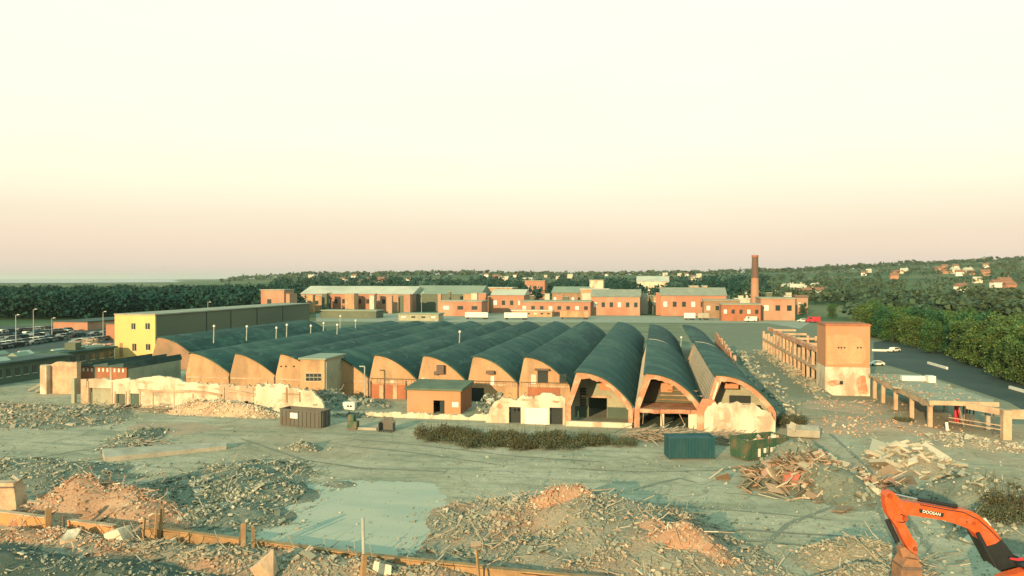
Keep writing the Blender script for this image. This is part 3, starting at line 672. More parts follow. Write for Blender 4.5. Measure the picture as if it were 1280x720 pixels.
# ledge, cracks and fallen coping on the facade
b = MB(); pts = [(173, 487), (190, 489), (215, 489.5), (238, 488.5), (262, 491), (277, 494)]
for a, c in zip(pts, pts[1:]):
    b.bar((XY(a[0], YF), YF - .2, ZY(*a, YF)), (XY(c[0], YF), YF - .2, ZY(*c, YF)), .36, .35)
b.build('ledge', MT['concrete_warm'], o)
b = MB(); pts = [(284, 488), (300, 489.5), (318, 493), (336, 498)]
for a, c in zip(pts, pts[1:]):
    b.bar((XY(a[0], YF), YF - .2, ZY(*a, YF)), (XY(c[0], YF), YF - .2, ZY(*c, YF)), .36, .3)
b.build('ledge', MT['concrete_warm'], o)
panel('hatch', MT['dark'], o, 304, 501, 309.5, 510, YF, .06, .01)
for px in (214, 277, 313): panel('pilaster', MT['white'], o, px, 484, px + 3, 511, YF, .12, .0)
for px0, px1, z1 in ((111, 137.5, 3.25),): box1('roller_door', MT['inner'], o, XY(px0, YF), XY(px1, YF), YF + .6, YF + .7, 0, z1)
box1('door', MT['cladding'], o, XY(144, YF), XY(155, YF), YF + .55, YF + .62, 0, 2.3)
box1('door', MT['dado'], o, XY(163, YF), XY(172.5, YF), YF + .55, YF + .62, 0, 2.4)
for k in range(8): panel('door_jamb', MT['concrete_warm'], o, (108, 138.5, 142, 156, 160, 173.5, 190, 240)[k], (476, 477, 489, 489, 487, 487, 490, 492)[k], (110, 140, 143.5, 157.5, 161.5, 175, 191, 241)[k], 511 - k % 2, YF, .1, .0)
o = ruin('ruined_facade', 'jagged cream gable stump behind the grey skip', 'wall',
     [(319, 487), (321, 478), (332, 477), (345, 476.5), (362, 478), (370, 481), (378, 483), (388, 488), (396, 496), (402, 505), (405, 514)], YF - 1.2, MT['white'], .6, .42, 12, .45)
for a in ((357, 484, 358.6, 503), (373.5, 490, 374.8, 502)): panel('timber_post', MT['timber'], o, *a, YF - 1.2, .15, .02)
panel('timber_rail', MT['timber'], o, 354, 491.5, 373, 493, YF - 1.2, .15, .1)
# low strip of broken wall joining the stump to the right facade
ruin('broken_wall_strip', 'low cream strip of broken wall along the yard in front of brick hut', 'wall',
     [(398, 512), (412, 514), (440, 516), (470, 515), (500, 516), (530, 516), (555, 517), (585, 521), (600, 519), (616, 514)], 121.0, MT['white'], .5, .18, 21, .5)
# right facade with openings
o = ruin('ruined_facade', 'cream ruined facade with two dark openings under the eighth gable', 'wall',
     [(607, 526), (612, 512), (620, 500), (628, 496.5), (634, 499), (648, 492), (662, 491.5), (676, 493), (690, 493.5), (700, 494), (707, 497)], 119.6, MT['white'], .5, .28, 15, .45,
     doors=[(636, 651, 2.6), (687, 703.5, 2.7)])
box1('door', MT['dark'], o, XY(636.5, 119.6), XY(650.5, 119.6), 120.3, 120.4, 0, 2.55); box1('door', MT['dark'], o, XY(687.5, 119.6), XY(703, 119.6), 120.3, 120.4, 0, 2.65)  # dark sheets painted as the unlit interior behind both openings
panel('shutter', MT['whitep'], o, 656, 509.5, 685, 533, 119.6, .05, .01)
for px in (640, 644.5): panel('vent', MT['dark'], o, px, 510.5, px + 2.6, 513.5, 119.6, .04, .01)
# lean-to roof scraps behind the right facade
b = MB()
for k in range(260):
    b.chunk((rnd.uniform(-29, -15), rnd.uniform(121, 130), rnd.uniform(.2, 3.2)), rnd.uniform(.3, 1.1), flat=.6)
o = b.build('rubble_bank', MT['rubble_grey'], loc=(-22, 125, 0)); tag(o, 'dark bank of debris piled behind the cream facade with two openings', 'rubble', kind='stuff')

def bare(parent, Y, px, py, w, h, seed, m='arch'):
    r = random.Random(seed); cx_, cz_ = gpx(px, py, Y); pts = []
    w *= r.uniform(.7, 1.5); h *= r.uniform(.35, .7)
    for k in range(22):
        a = 2 * math.pi * k / 22; q_ = r.uniform(.4, 1.1); pts.append((cx_ + math.cos(a) * w / 2 * q_, cz_ + math.sin(a) * h / 2 * q_))
    b = MB(); b.prism(pts[::-1], Y - .03, Y - .004); return b.build('bare_patch', MT['worn' if seed % 3 else m], parent)
def rebar(parent, Y, spots_, seed):
    r = random.Random(seed)
    for px, py in spots_:
        x, z = gpx(px, py, Y); b = MB(); p0 = Vector((x, Y + .2, z)); d = Vector((r.uniform(-.6, .6), r.uniform(-.5, 0), r.uniform(.1, .8)))
        p1 = p0 + d * .7; p2 = p1 + Vector((d.x * 1.2, -.2, r.uniform(-.7, .3))); b.tube(p0, p1, .035, n=5); b.tube(p1, p2, .035, n=5); b.build('rebar', MT['steel'], parent)
fac = [o for o in bpy.data.objects if o.name.startswith('ruined_facade')]
F1, F2, F3 = fac[0], fac[1], fac[2]
for k, (px, py, w, h, m_) in enumerate(((180, 478, 3.2, 1.2, 'arch'), (196, 493, 1.4, 1.7, 'concrete'), (226, 481, 2.6, .9, 'arch'), (236, 500, 1.6, 1.6, 'concrete_warm'), (252, 484, 2.2, .9, 'arch'), (270, 486, 1.7, .8, 'concrete'), (288, 501, 2.3, 1.4, 'concrete_warm'), (318, 487, 1.9, .8, 'arch'), (327, 503, 2.0, 1.5, 'concrete'), (150, 481, 1.6, .9, 'arch'), (205, 505, 2.4, .8, 'concrete'), (184, 502, 1.4, 1.6, 'arch'))): bare(F1, YF, px, py, w, h, k + 5, m_)
for k, (px, py, w, h, m_) in enumerate(((340, 483, 1.4, .9, 'arch'), (384, 494, 1.5, 1.6, 'arch'), (393, 506, 1.3, 1.4, 'concrete'), (350, 500, 1.7, 1.2, 'concrete_warm'))): bare(F2, YF - 1.2, px, py, w, h, k + 40, m_)
for k, (px, py, w, h, m_) in enumerate(((624, 508, 1.4, 1.8, 'arch'), (632, 503, 1.3, .8, 'concrete'), (660, 500, 2.6, 1.1, 'concrete_warm'), (695, 502, 1.4, .9, 'arch'), (618, 522, 1.2, 1.4, 'concrete'))): bare(F3, 119.6, px, py, w, h, k + 60, m_)
for k, (px, py, w, h, m_) in enumerate(((900, 511, 1.3, .9, 'arch'), (930, 508, 1.8, .6, 'concrete'), (950, 522, 1.7, 1.0, 'concrete_warm'), (906, 526, 1.8, .9, 'concrete'))): bare(bpy.data.objects['wall_fragment'], 118.6, px, py, w, h, k + 80, m_)
rebar(F1, YF, [(178, 473), (190, 471), (212, 473), (236, 475), (251, 478), (266, 480), (290, 481), (309, 483), (322, 480)], 1)
rebar(F2, YF - 1.2, [(337, 478), (352, 478), (372, 483), (386, 489), (395, 497)], 2)
rebar(F3, 119.6, [(616, 507), (622, 500), (640, 495), (655, 493), (672, 494), (690, 495), (702, 497)], 3)

# ------------------------------------------------------------------ windowed brick block, brick hut
Yk = 132.0
xa, xb = XY(375, Yk), XY(405, Yk); zt = ZY(390, 449.5, Yk)
t = thing('brick_block', 'flat roofed two storey brick block with a four pane window, between the gables', 'building', ((xa + xb) / 2, Yk, 0))
box1('wall', MT['gable'], t, xa, xb, Yk, Yk + 9, -.1, zt); box1('side_wall', MT['inner'], t, xb - .2, xb + .06, Yk + .05, Yk + 9, -.1, zt - .01)  # grey side sheet: the shade of this face is put into its colour
box1('roof', MT['greenroof'], t, xa - .3, xb + .4, Yk - .3, Yk + 9.3, zt, zt + .3)
for k in range(4):
    w = panel('window', MT['glass'], t, 382.5 + k * 5, 467, 386 + k * 5, 476, Yk, .05, .01)
    x0_, z1_ = gpx(382 + k * 5, 466.5, Yk); x1_, z0_ = gpx(386.5 + k * 5, 476.5, Yk)
    f = MB(); f.box(x0_ - .06, x0_, Yk - .12, Yk, z0_, z1_); f.box(x1_, x1_ + .06, Yk - .12, Yk, z0_, z1_); f.box(x0_ - .06, x1_ + .06, Yk - .12, Yk, z1_, z1_ + .08); f.box(x0_ - .06, x1_ + .06, Yk - .14, Yk, z0_ - .1, z0_); f.box(x0_, x1_, Yk - .1, Yk, (z0_ + z1_) / 2 - .04, (z0_ + z1_) / 2 + .04)
    f.build('frame', MT['wframe'], w)
b = MB(); b.tube((xb + .2, Yk + .4, 0), (xb + .2, Yk + .4, zt - .4), .09, n=6); b.build('downpipe', MT['pipe'], t)
# pipe bracket to its right
t = thing('pipe_frame', 'bent steel pipe standing between brick block and first clear gable', 'pipe', (XY(456, 134), 134, 0))
b = MB(); xa_, xb_ = XY(449, 134), XY(455.5, 134); zz = ZY(452, 458, 134)
b.tube((xb_, 134, 0), (xb_, 134, zz), .12, n=6); b.tube((xa_, 134, zz), (xb_, 134, zz), .12, n=6); b.build('pipe_run', MT['pipe'], t)

Yh = 126.0
xa, xb = XY(508.5, Yh), XY(575.5, Yh); ze = ZY(540, 488, Yh)
t = thing('brick_hut', 'orange brick hut with flat dark roof and one open doorway', 'hut', ((xa + xb) / 2, Yh, 0))
d0, d1 = XY(541.5, Yh), XY(555.5, Yh); dz = ZY(548, 500.5, Yh)
b = MB(); b.prism([(xa, -.1), (xa, ze), (xb, ze), (xb, -.1), (d1, -.1), (d1, dz), (d0, dz), (d0, -.1)], Yh, Yh + .3); b.build('front_wall', MT['brick_pale'], t)
b = MB(); b.box(xa, xa + .3, Yh + .31, Yh + 8, -.1, ze); b.box(xb - .3, xb, Yh + .31, Yh + 8, -.1, ze); b.box(xa + .31, xb - .31, Yh + 7.7, Yh + 8, -.1, ze); b.build('wall', MT['brick'], t)
b = MB(); b.hexa([(xa - .35, Yh - .4, ze + .01), (xb + .35, Yh - .4, ze + .01), (xb + .35, Yh + 8.3, ze + .01), (xa - .35, Yh + 8.3, ze + .01), (xa - .35, Yh - .4, ze + .35), (xb + .35, Yh - .4, ze + .35), (xb + .35, Yh + 8.3, ze + .8), (xa - .35, Yh + 8.3, ze + .8)]); b.build('roof', MT['hutroof'], t)
panel('door', MT['glass'], t, 549.5, 501.5, 555, 516, Yh, .05, -.2)
panel('sign', MT['whitep'], t, 565, 502.5, 573, 509, Yh, .04, .02)

# ------------------------------------------------------------------ yellow building with long side
Yy = 193.0
xa, xb = XY(143, Yy), XY(193.5, Yy); zt = ZY(170, 394, Yy)
t = thing('long_factory', 'long grey green factory with a bright yellow end wall', 'building', ((xa + xb) / 2, Yy, 0))
box1('end_wall', MT['yellow'], t, xa, xb, Yy, Yy + .5, -.1, zt)
box1('side_wall', MT['cladding'], t, xa + .05, xb - .04, Yy + .51, 291, -.1, zt - .12)  # dark grey green here paints in the shade of the long side
box1('roof', MT['slab'], t, xa - .2, xb + .25, Yy + .3, 291.3, zt + .01, zt + .35)
box1('coping', MT['concrete'], t, xa - .1, xb + .12, Yy - .15, Yy + .29, zt, zt + .4)
for k, y in enumerate((218, 232, 249, 268)): box1('joint', MT['dark'], t, xb - .05, xb + .05, y, y + .35, 0, zt - .2)
for (a, c, e, f_) in ((164, 404, 169, 411.5), (181.5, 404, 187, 411.5), (165, 429.5, 170, 438.5), (182, 430, 187.5, 437.5)):
    w = panel('window', MT['glass'], t, a, c, e, f_, Yy, .05, .02)
    x0_, z1_ = gpx(a, c, Yy); x1_, z0_ = gpx(e, f_, Yy); f = MB()
    f.box(x0_, x1_, Yy - .13, Yy - .02, z0_ - .18, z0_); f.box((x0_ + x1_) / 2 - .05, (x0_ + x1_) / 2 + .05, Yy - .11, Yy - .075, z0_, z1_)
    f.build('frame', MT['wframe'], w)
panel('door', MT['timber'], t, 149, 428.5, 153, 446, Yy, .06, .02)
# brick penthouse beyond
Yp = 300
t = thing('brick_tower', 'square orange brick block rising behind the end of the grey factory', 'building', (XY(342, Yp), Yp, 0))
xa, xb = XY(326, Yp), XY(355, Yp); box1('wall', MT['brickf'], t, xa, xb, Yp, Yp + 9, 0, ZY(342, 363, Yp)); box1('annex', MT['brickf'], t, xb + .02, xb + 2.0, Yp + 1, Yp + 8, 0, ZY(342, 367, Yp))
box1('roof', MT['concrete'], t, xa - .3, xb + .3, Yp - .3, Yp + 9.3, ZY(342, 363, Yp) + .01, ZY(342, 363, Yp) + .4)
panel('window', MT['dark'], t, 334, 374, 339, 381, Yp, .06, .02)

# ------------------------------------------------------------------ low buildings on the left
def shed(label, px0, px1, Y, ytop, depth, m, cat='shed', rm=None, nwin=0, base=None, th=.35, ov=.5, wc='glass', ze=None):
    x0_, x1_ = XY(px0, Y), XY(px1, Y); z = ZY((px0 + px1) / 2, ytop, Y) if ze is None else ze
    t = thing('low_shed', label, cat, ((x0_ + x1_) / 2, Y, 0))
    box1('wall', m, t, x0_, x1_, Y, Y + depth, -.1, z)
    box1('roof', rm or MT['flat'], t, x0_ - ov, x1_ + ov, Y - ov, Y + depth + ov, z + .01, z + th)
    for k in range(nwin):
        w0 = x0_ + (x1_ - x0_) * (k + .25) / nwin; w1 = x0_ + (x1_ - x0_) * (k + .72) / nwin
        w = box1('window', MT[wc], t, w0, w1, Y - .06, Y - .01, z * .45, z * .85)
        f = MB(); f.box(w0 - .08, w1 + .08, Y - .12, Y - .005, z * .45 - .12, z * .45 - .001); f.box((w0 + w1) / 2 - .04, (w0 + w1) / 2 + .04, Y - .1, Y - .062, z * .45, z * .85); f.build('frame', MT['wframe'], w)
    return t
def yshed(label, pa, pb, h, width, m, nwin=6, nlight=5, seed=1, rm=None):
    p0, p1 = G(*pa, h), G(*pb, h); X_ = (p0.x + p1.x) / 2; r = random.Random(seed)
    t = thing('low_shed', label, 'shed', (X_ - width / 2, p0.y, 0))
    box1('wall', m, t, X_ - width, X_, p0.y, p1.y, -.1, h - .2)
    box1('roof', rm or MT['flat'], t, X_ - width - .6, X_ + .7, p0.y - .6, p1.y + .6, h - .19, h + .2)
    for k in range(nwin):
        y = p0.y + (p1.y - p0.y) * (k + .3) / nwin; w = box1('window', MT['glass'], t, X_ + .01, X_ + .06, y, y + (p1.y - p0.y) / nwin * .5, h * .35, h * .72)
        box1('sill', MT['wframe'], w, X_ + .01, X_ + .18, y - .1, y + (p1.y - p0.y) / nwin * .5 + .1, h * .35 - .14, h * .35 - .004)
    for k in range(nlight):
        x = X_ - width * r.uniform(.08, .9); y = p0.y + (p1.y - p0.y) * r.uniform(.08, .9); a_, l_ = r.uniform(.6, 1.6), r.uniform(1.5, 6)
        if k % 3 == 2: box1('roof_hut', MT['cladding'], t, x - a_, x + a_, y, y + l_ * .6, h + .21, h + r.uniform(1.2, 2.2))
        else:
            b = MB(); b.prism([(x - a_, h + .21), (x, h + .21 + a_ * .6), (x + a_, h + .21)], y, y + l_ * 1.6); b.build('roof_light', MT['paleroof'] if k % 2 else MT['greenroof'], t)
    return t
yshed('low dark shed with a row of small windows at the left edge', (-70, 464), (86, 443.5), 4.6, 46, MT['dado'], 14, 12, 1)
yshed('narrow dark shed between the windowed shed and the yellow end wall', (86, 441), (141, 433.5), 4.0, 11, MT['cladding'], 5, 4, 3, MT['roof'])
r = random.Random(14)
for k in range(16):
    a_, c_ = r.choice(((104, 433), (112, 429), (96, 436), (74, 446), (122, 437), (60, 452), (110, 443), (52, 446))); p = G(a_ + r.uniform(-7, 7), c_ + r.uniform(-2, 2))
    q = MB(); n_ = r.randint(5, 9)
    for u in range(n_): q.obox((p.x + r.gauss(0, 1.2), p.y + r.gauss(0, 1.4), r.uniform(.3, 1.6)), (r.uniform(1, 3.5), r.uniform(.2, 1.2), r.uniform(.15, .5)), Matrix.Rotation(r.random() * 6, 3, 'Z') @ Matrix.Rotation(r.uniform(-.7, .7), 3, 'X'))
    o = q.build('debris_pile', MT['boards'] if k % 3 else MT['strips'], loc=tuple(p)); tag(o, 'small tangle of debris among the dark sheds at the left', 'debris', 'debris tangles among the left sheds', 'stuff')
t = shed('long low orange brick building below the dark woods', 66, 109, 300, 402.5, 40, MT['brickf'], 'building', nwin=0, rm=MT['flat'])
t = shed('small orange brick outbuilding tucked behind the yellow end wall', 132, 147, 255, 405, 10, MT['brickf'], 'building')
# saw roofed low brick building in front of the yellow one
Ys = 138.0; x0_, x1_ = XY(99, Ys), XY(157.5, Ys); z = ZY(130, 458.5, Ys)
t = thing('low_brick_building', 'low brick building with stepped dark roofs behind the cream facade', 'building', ((x0_ + x1_) / 2, Ys, 0))
b = MB(); b.box(x0_, x1_, Ys, Ys + 18, -.1, z); b.build('wall', MT['brick'], t)
for k in range(3):
    a, c = x0_ + (x1_ - x0_) * k / 3, x0_ + (x1_ - x0_) * (k + 1) / 3
    b = MB(); b.prism([(a - .2, z + .02), (c - .25, z + .02), (c - .25, z + .9), (a - .2, z + .35)], Ys - .6, Ys + 18.5); b.build('roof', MT['flat'], t)
    box1('pier', MT['concrete'], t, a - .15, a + .25, Ys - .1, Ys - .005, 0, z)
    for q in range(3): w_ = a + (c - a) * (.2 + .27 * q); box1('window', MT['whitep'], t, w_, w_ + .35, Ys - .07, Ys - .008, z - 1.0, z - .3)
x2_ = XY(207, Ys + 16)
b = MB(); b.hexa([(x1_ + .02, Ys + .5, 0), (x2_, Ys + 16, 0), (x2_ - 1, Ys + 18, 0), (x1_ + .02, Ys + 18, 0), (x1_ + .02, Ys + .5, z - .4), (x2_, Ys + 16, z - .4), (x2_ - 1, Ys + 18, z - .4), (x1_ + .02, Ys + 18, z - .4)]); b.build('side_wing', MT['inner'], t)
b = MB(); b.hexa([(x1_ + .02, Ys, z - .38), (x2_ + .6, Ys + 15.6, z - .38), (x2_ - 1, Ys + 18.4, z - .38), (x1_ + .02, Ys + 18.4, z - .38), (x1_ + .02, Ys, z - .05), (x2_ + .6, Ys + 15.6, z - .05), (x2_ - 1, Ys + 18.4, z + .4), (x1_ + .02, Ys + 18.4, z + .4)]); b.build('roof', MT['flat'], t)
# broken white block left end + fallen beams
t = thing('broken_block', 'broken cream concrete block at the left end above the fallen beams', 'wall', (XY(72, 132), 132, 0))
b = MB(); xx0, xx1 = XY(50, 134), XY(95, 134)
b.prism([(xx0, 0)] + jag([(xx0, ZY(55, 456, 134)), (XY(66, 134), ZY(66, 455, 134)), (XY(68, 134), ZY(68, 452, 134)), (xx1, ZY(90, 452.5, 134))], .8, .12, 4) + [(xx1, 0)], 134, 135.2); b.build('wall_face', MT['concrete_warm'], t)
box1('pier', MT['white'], t, XY(50, 133), XY(58, 133), 132.8, 133.9, 0, ZY(55, 457, 133))
for k, (a, c, e, f_) in enumerate(((36, 489, 76, 466), (44, 491, 78, 470), (52, 488, 75, 474))):
    b = MB(); p0 = G(a, c); q = G(e, 500); p1 = Vector((XY(e, p0.y + 3), p0.y + 3, max(.8, ZY(e, f_, p0.y + 3)))); b.bar(p0 + Vector((0, 0, .2)), p1, .9, .4)
    o = b.build('fallen_beam', MT['concrete'], loc=tuple(p0)); tag(o, ('outermost', 'middle', 'innermost')[k] + ' of three fallen concrete beams leaning on the broken cream block', 'beam', 'fallen beams at the left end')
for k, (a, e, y0_, y1_) in enumerate(((100, 107, 474, 503), (88, 92, 473, 497))):
    b = MB(); b.box(XY(a, 124), XY(e, 124), 124, 124.6, 0, ZY(a, y0_, 124)); o = b.build('concrete_pillar', MT['concrete_warm'] if k == 0 else MT['inner'], loc=(XY(a, 124), 124, 0)); tag(o, ('pale concrete pillar standing at the left end of the cream facade', 'slim grey pillar left of the cream facade corner pillar')[k], 'pillar')

# ------------------------------------------------------------------ ruined frame, tower, canopy on the right
XF = 33.2
t = thing('roofless_building', 'roofless two storey concrete frame running back from the brick stair tower', 'building', (XF, 205, 0))
ys = [168 + k * 5.4 for k in range(16)]
for k, y in enumerate(ys):
    h = 8.4 - (.6 if k > 9 else 0) - (1.2 if k > 12 else 0) - (0, .9, 0, .2, 1.6, 0, .5, 0)[k % 8]
    box1('column', MT['concrete_warm'], t, XF, XF + .6, y, y + .6 + .3 * (k % 3 == 0), 0, h)
    if k % 2 == 0: box1('rear_column', MT['concrete_warm'], t, XF + 8, XF + 8.6, y, y + .6, 0, h - .5)
    if k % 3 == 1: box1('cross_beam', MT['concrete_warm'], t, XF + .62, XF + 7.98, y + .1, y + .55, 7.35, 7.9)
box1('floor_beam', MT['concrete_warm'], t, XF - .15, XF + .95, 168.1, 249.5, 3.9, 4.5)
box1('floor_slab', MT['slab'], t, XF + .97, XF + 8.7, 168.1, 236, 4.0, 4.3)
b = MB(); r = random.Random(6); y = 168.1
while y < 234:
    l = r.uniform(3, 8); b.box(XF - .1, XF + .9, y, y + l, 7.6 + r.uniform(-.1, .1), 8.5 + r.uniform(-.25, .1)); y += l + .002
b.build('top_beam', MT['arch'], t)
for k, y in enumerate(ys[:12]):
    if k % 4 == 1: box1('panel', MT['arch'] if k % 2 else MT['concrete_warm'], t, XF + .25, XF + .5, y + .82, y + 5.38, 4.52, 5.5 + (k % 3) * .3)
box1('back_wall', MT['cladding'], t, XF + 8.72, XF + 9.0, 170, 236, 0, 6.6); box1('dark_gap_sheet', MT['dado'], t, XF + 2.0, XF + 2.2, 168.2, 236, 0, 3.98); box1('dark_gap_sheet', MT['dado'], t, XF + 2.4, XF + 2.6, 168.2, 228, 4.32, 7.3)  # dark sheets added behind the columns so the gaps look shaded
for k in range(26):
    b = MB()
    y = 168 + rnd.random() * 70; b.bar((XF + rnd.uniform(-.5, .3), y, rnd.uniform(.3, 3)), (XF - rnd.uniform(.3, 1.5), y + rnd.uniform(-2, 2), rnd.uniform(.1, 4)), .15, .12)
    if k % 3 == 0: b.build('hanging_bar', MT['strips'], t)
Yt = 160.0; xa, xb = XY(1032.5, Yt), XY(1088, Yt); zt = ZY(1060, 407.5, Yt); zm = ZY(1060, 455, Yt); zl = ZY(1060, 459, Yt)
t = thing('brick_stair_tower', 'tall square brick tower with bare plaster and broken cream base', 'tower', ((xa + xb) / 2, Yt, 0))
box1('wall', MT['brick_pale'], t, xa, xb, Yt, Yt + 8.2, zl + .01, zt)
box1('base_wall', MT['white'], t, xa - .1, xb + .03, Yt - .15, Yt + 8.1, -.1, zl)
box1('coping', MT['brick'], t, xa - .12, xb + .12, Yt - .12, Yt + 8.3, zt + .002, zt + .4)
b = MB(); pts = jag([gpx(1033.5, 421, Yt), gpx(1036, 419, Yt), gpx(1050, 418.5, Yt), gpx(1066, 419.5, Yt), gpx(1078, 423, Yt), gpx(1082, 434, Yt)], .5, .14, 3)
b.prism(pts + [gpx(1083, 447, Yt), gpx(1078, 455, Yt), gpx(1034, 456, Yt)], Yt - .08, Yt - .002); b.build('plaster_patch', MT['gable'], t)
for a in (1047.5, 1051, 1055, 1071.5, 1075.5): panel('vent', MT['dark'], t, a, 433.5, a + 2, 435.5, Yt, .04, .09)
b = MB(); b.prism(jag([gpx(1034, 478, Yt), gpx(1040, 474, Yt), gpx(1052, 475, Yt), gpx(1053, 480, Yt)], .5, .15, 5) + [gpx(1040, 483, Yt)], Yt - .24, Yt - .152); b.build('bare_patch', MT['arch'], t)
panel('hatch', MT['dark'], t, 1050, 476, 1054, 480.5, Yt, .05, .24)
b = MB(); b.prism(jag([gpx(1071, 475, Yt), gpx(1074, 470, Yt), gpx(1083, 468, Yt), gpx(1086, 492, Yt)], .5, .15, 7) + [gpx(1074, 492, Yt)], Yt - .22, Yt - .152); b.build('bare_patch', MT['arch'], t)
# canopy
t = thing('canopy_frame', 'long flat concrete canopy on columns running forward from the brick tower', 'canopy', (45, 143, 0))
b = MB(); e1 = jag([(126, 0), (159.7, 0)], 1.0, .32, 2); P = []
for zz in (4.15, 4.42): P += [(41.2 + e, y, zz) for y, e in e1]
for zz in (4.15, 4.42): P += [(50.5 + e * 2, y, zz) for y, e in e1]
n = len(e1); fs = []
for k in range(n - 1): fs += [(k, n + k, n + k + 1, k + 1), (n + k, 3 * n + k, 3 * n + k + 1, n + k + 1), (k, k + 1, 2 * n + k + 1, 2 * n + k), (2 * n + k, 2 * n + k + 1, 3 * n + k + 1, 3 * n + k)]
fs += [(0, 2 * n, 3 * n, n), (n - 1, 2 * n - 1, 4 * n - 1, 3 * n - 1)]
b.add(P, fs); b.build('roof_slab', MT['slab'], t)
b = MB(); low = jag([(126.2, 3.55), (159.6, 3.55)], 1.2, .2, 12); b.prism([(126.2, 4.14)] + low + [(159.6, 4.14)], 41.3, 41.75, ax='x'); b.build('edge_beam', MT['concrete_warm'], t)
box1('front_beam', MT['concrete_warm'], t, 41.0, 50.6, 125.6, 125.98, 3.85, 4.5)
for y in (127, 135.5, 144, 151.5, 157): box1('column', MT['concrete_warm'], t, 41.3, 41.9, y, y + .6, 0, 3.4); box1('rear_column', MT['concrete'], t, 49.4, 50.0, y, y + .6, 0, 4.04)
box1('roof_upstand', MT['whitep'], t, 44.2, 48.9, 149.5, 150.8, 4.46, 5.3); box1('roof_upstand', MT['whitep'], t, 48.0, 49.2, 147.6, 149.4, 4.46, 5.6)
b = MB()
for k in range(420):
    b.chunk((41.5 + 8.5 * rnd.random() ** 1.6, rnd.uniform(126, 159), 4.47), .1 + .4 * rnd.random() ** 3, flat=.5)
o = b.build('roof_debris', MT['rubble'], loc=(45, 143, 4.45)); tag(o, 'loose stones strewn over the flat canopy roof', 'rubble', kind='stuff')
for k, (px, py) in enumerate(((1194.5, 526), (1198, 527))):
    p = G(px, py); b = MB(); b.tube((p.x, p.y, 0), (p.x, p.y, 3.7), .22, n=8); b.tube((p.x, p.y, 0), (p.x, p.y, .08), .4, n=8); b.tube((p.x, p.y, 3.7), (p.x, p.y, 3.8), .4, n=8)
    o = b.build('steel_prop', MT['redp'], loc=tuple(p)); tag(o, ('left', 'right')[k] + ' one of two bright red props under the canopy front', 'prop', 'red props under the canopy')
for k, (px, py) in enumerate(((1208.5, 529), (1212, 530), (1217, 531), (1242, 543))):
    p = G(px, py); b = MB(); b.tube((p.x, p.y, 0), (p.x, p.y, 3.7), .12, n=6); b.tube((p.x, p.y, 0), (p.x, p.y, .06), .3, n=6)
    o = b.build('steel_prop', MT['steel'], loc=tuple(p)); tag(o, ('dark slim prop next to the red props', 'brown prop second right of the red props', 'brown prop third right of the red props', 'lone dark prop left of the end pier')[k], 'prop', 'dark props under the canopy')
t = thing('end_pier', 'concrete pier carrying the last beam at the right edge of the yard', 'pier', (49.5, 120.5, 0))
box1('shaft', MT['concrete_warm'], t, 48.9, 50.0, 120, 121.1, 0, 4.2)
box1('cross_beam', MT['concrete_warm'], t, 50.02, 70, 120.2, 120.9, 3.0, 4.3)
b = MB(); b.bar((49.6, 121.2, 3.7), (46.2, 125.58, 3.9), .6, .9); b.build('side_beam', MT['concrete_warm'], t)
b = MB(); b.bar((49.4, 120.3, 1.9), (44, 126.5, 1.9), .12, .12); b.bar((49.4, 120.3, 1.3), (44, 126.5, 1.3), .12, .12); b.build('guard_rail', MT['concrete_warm'], t)

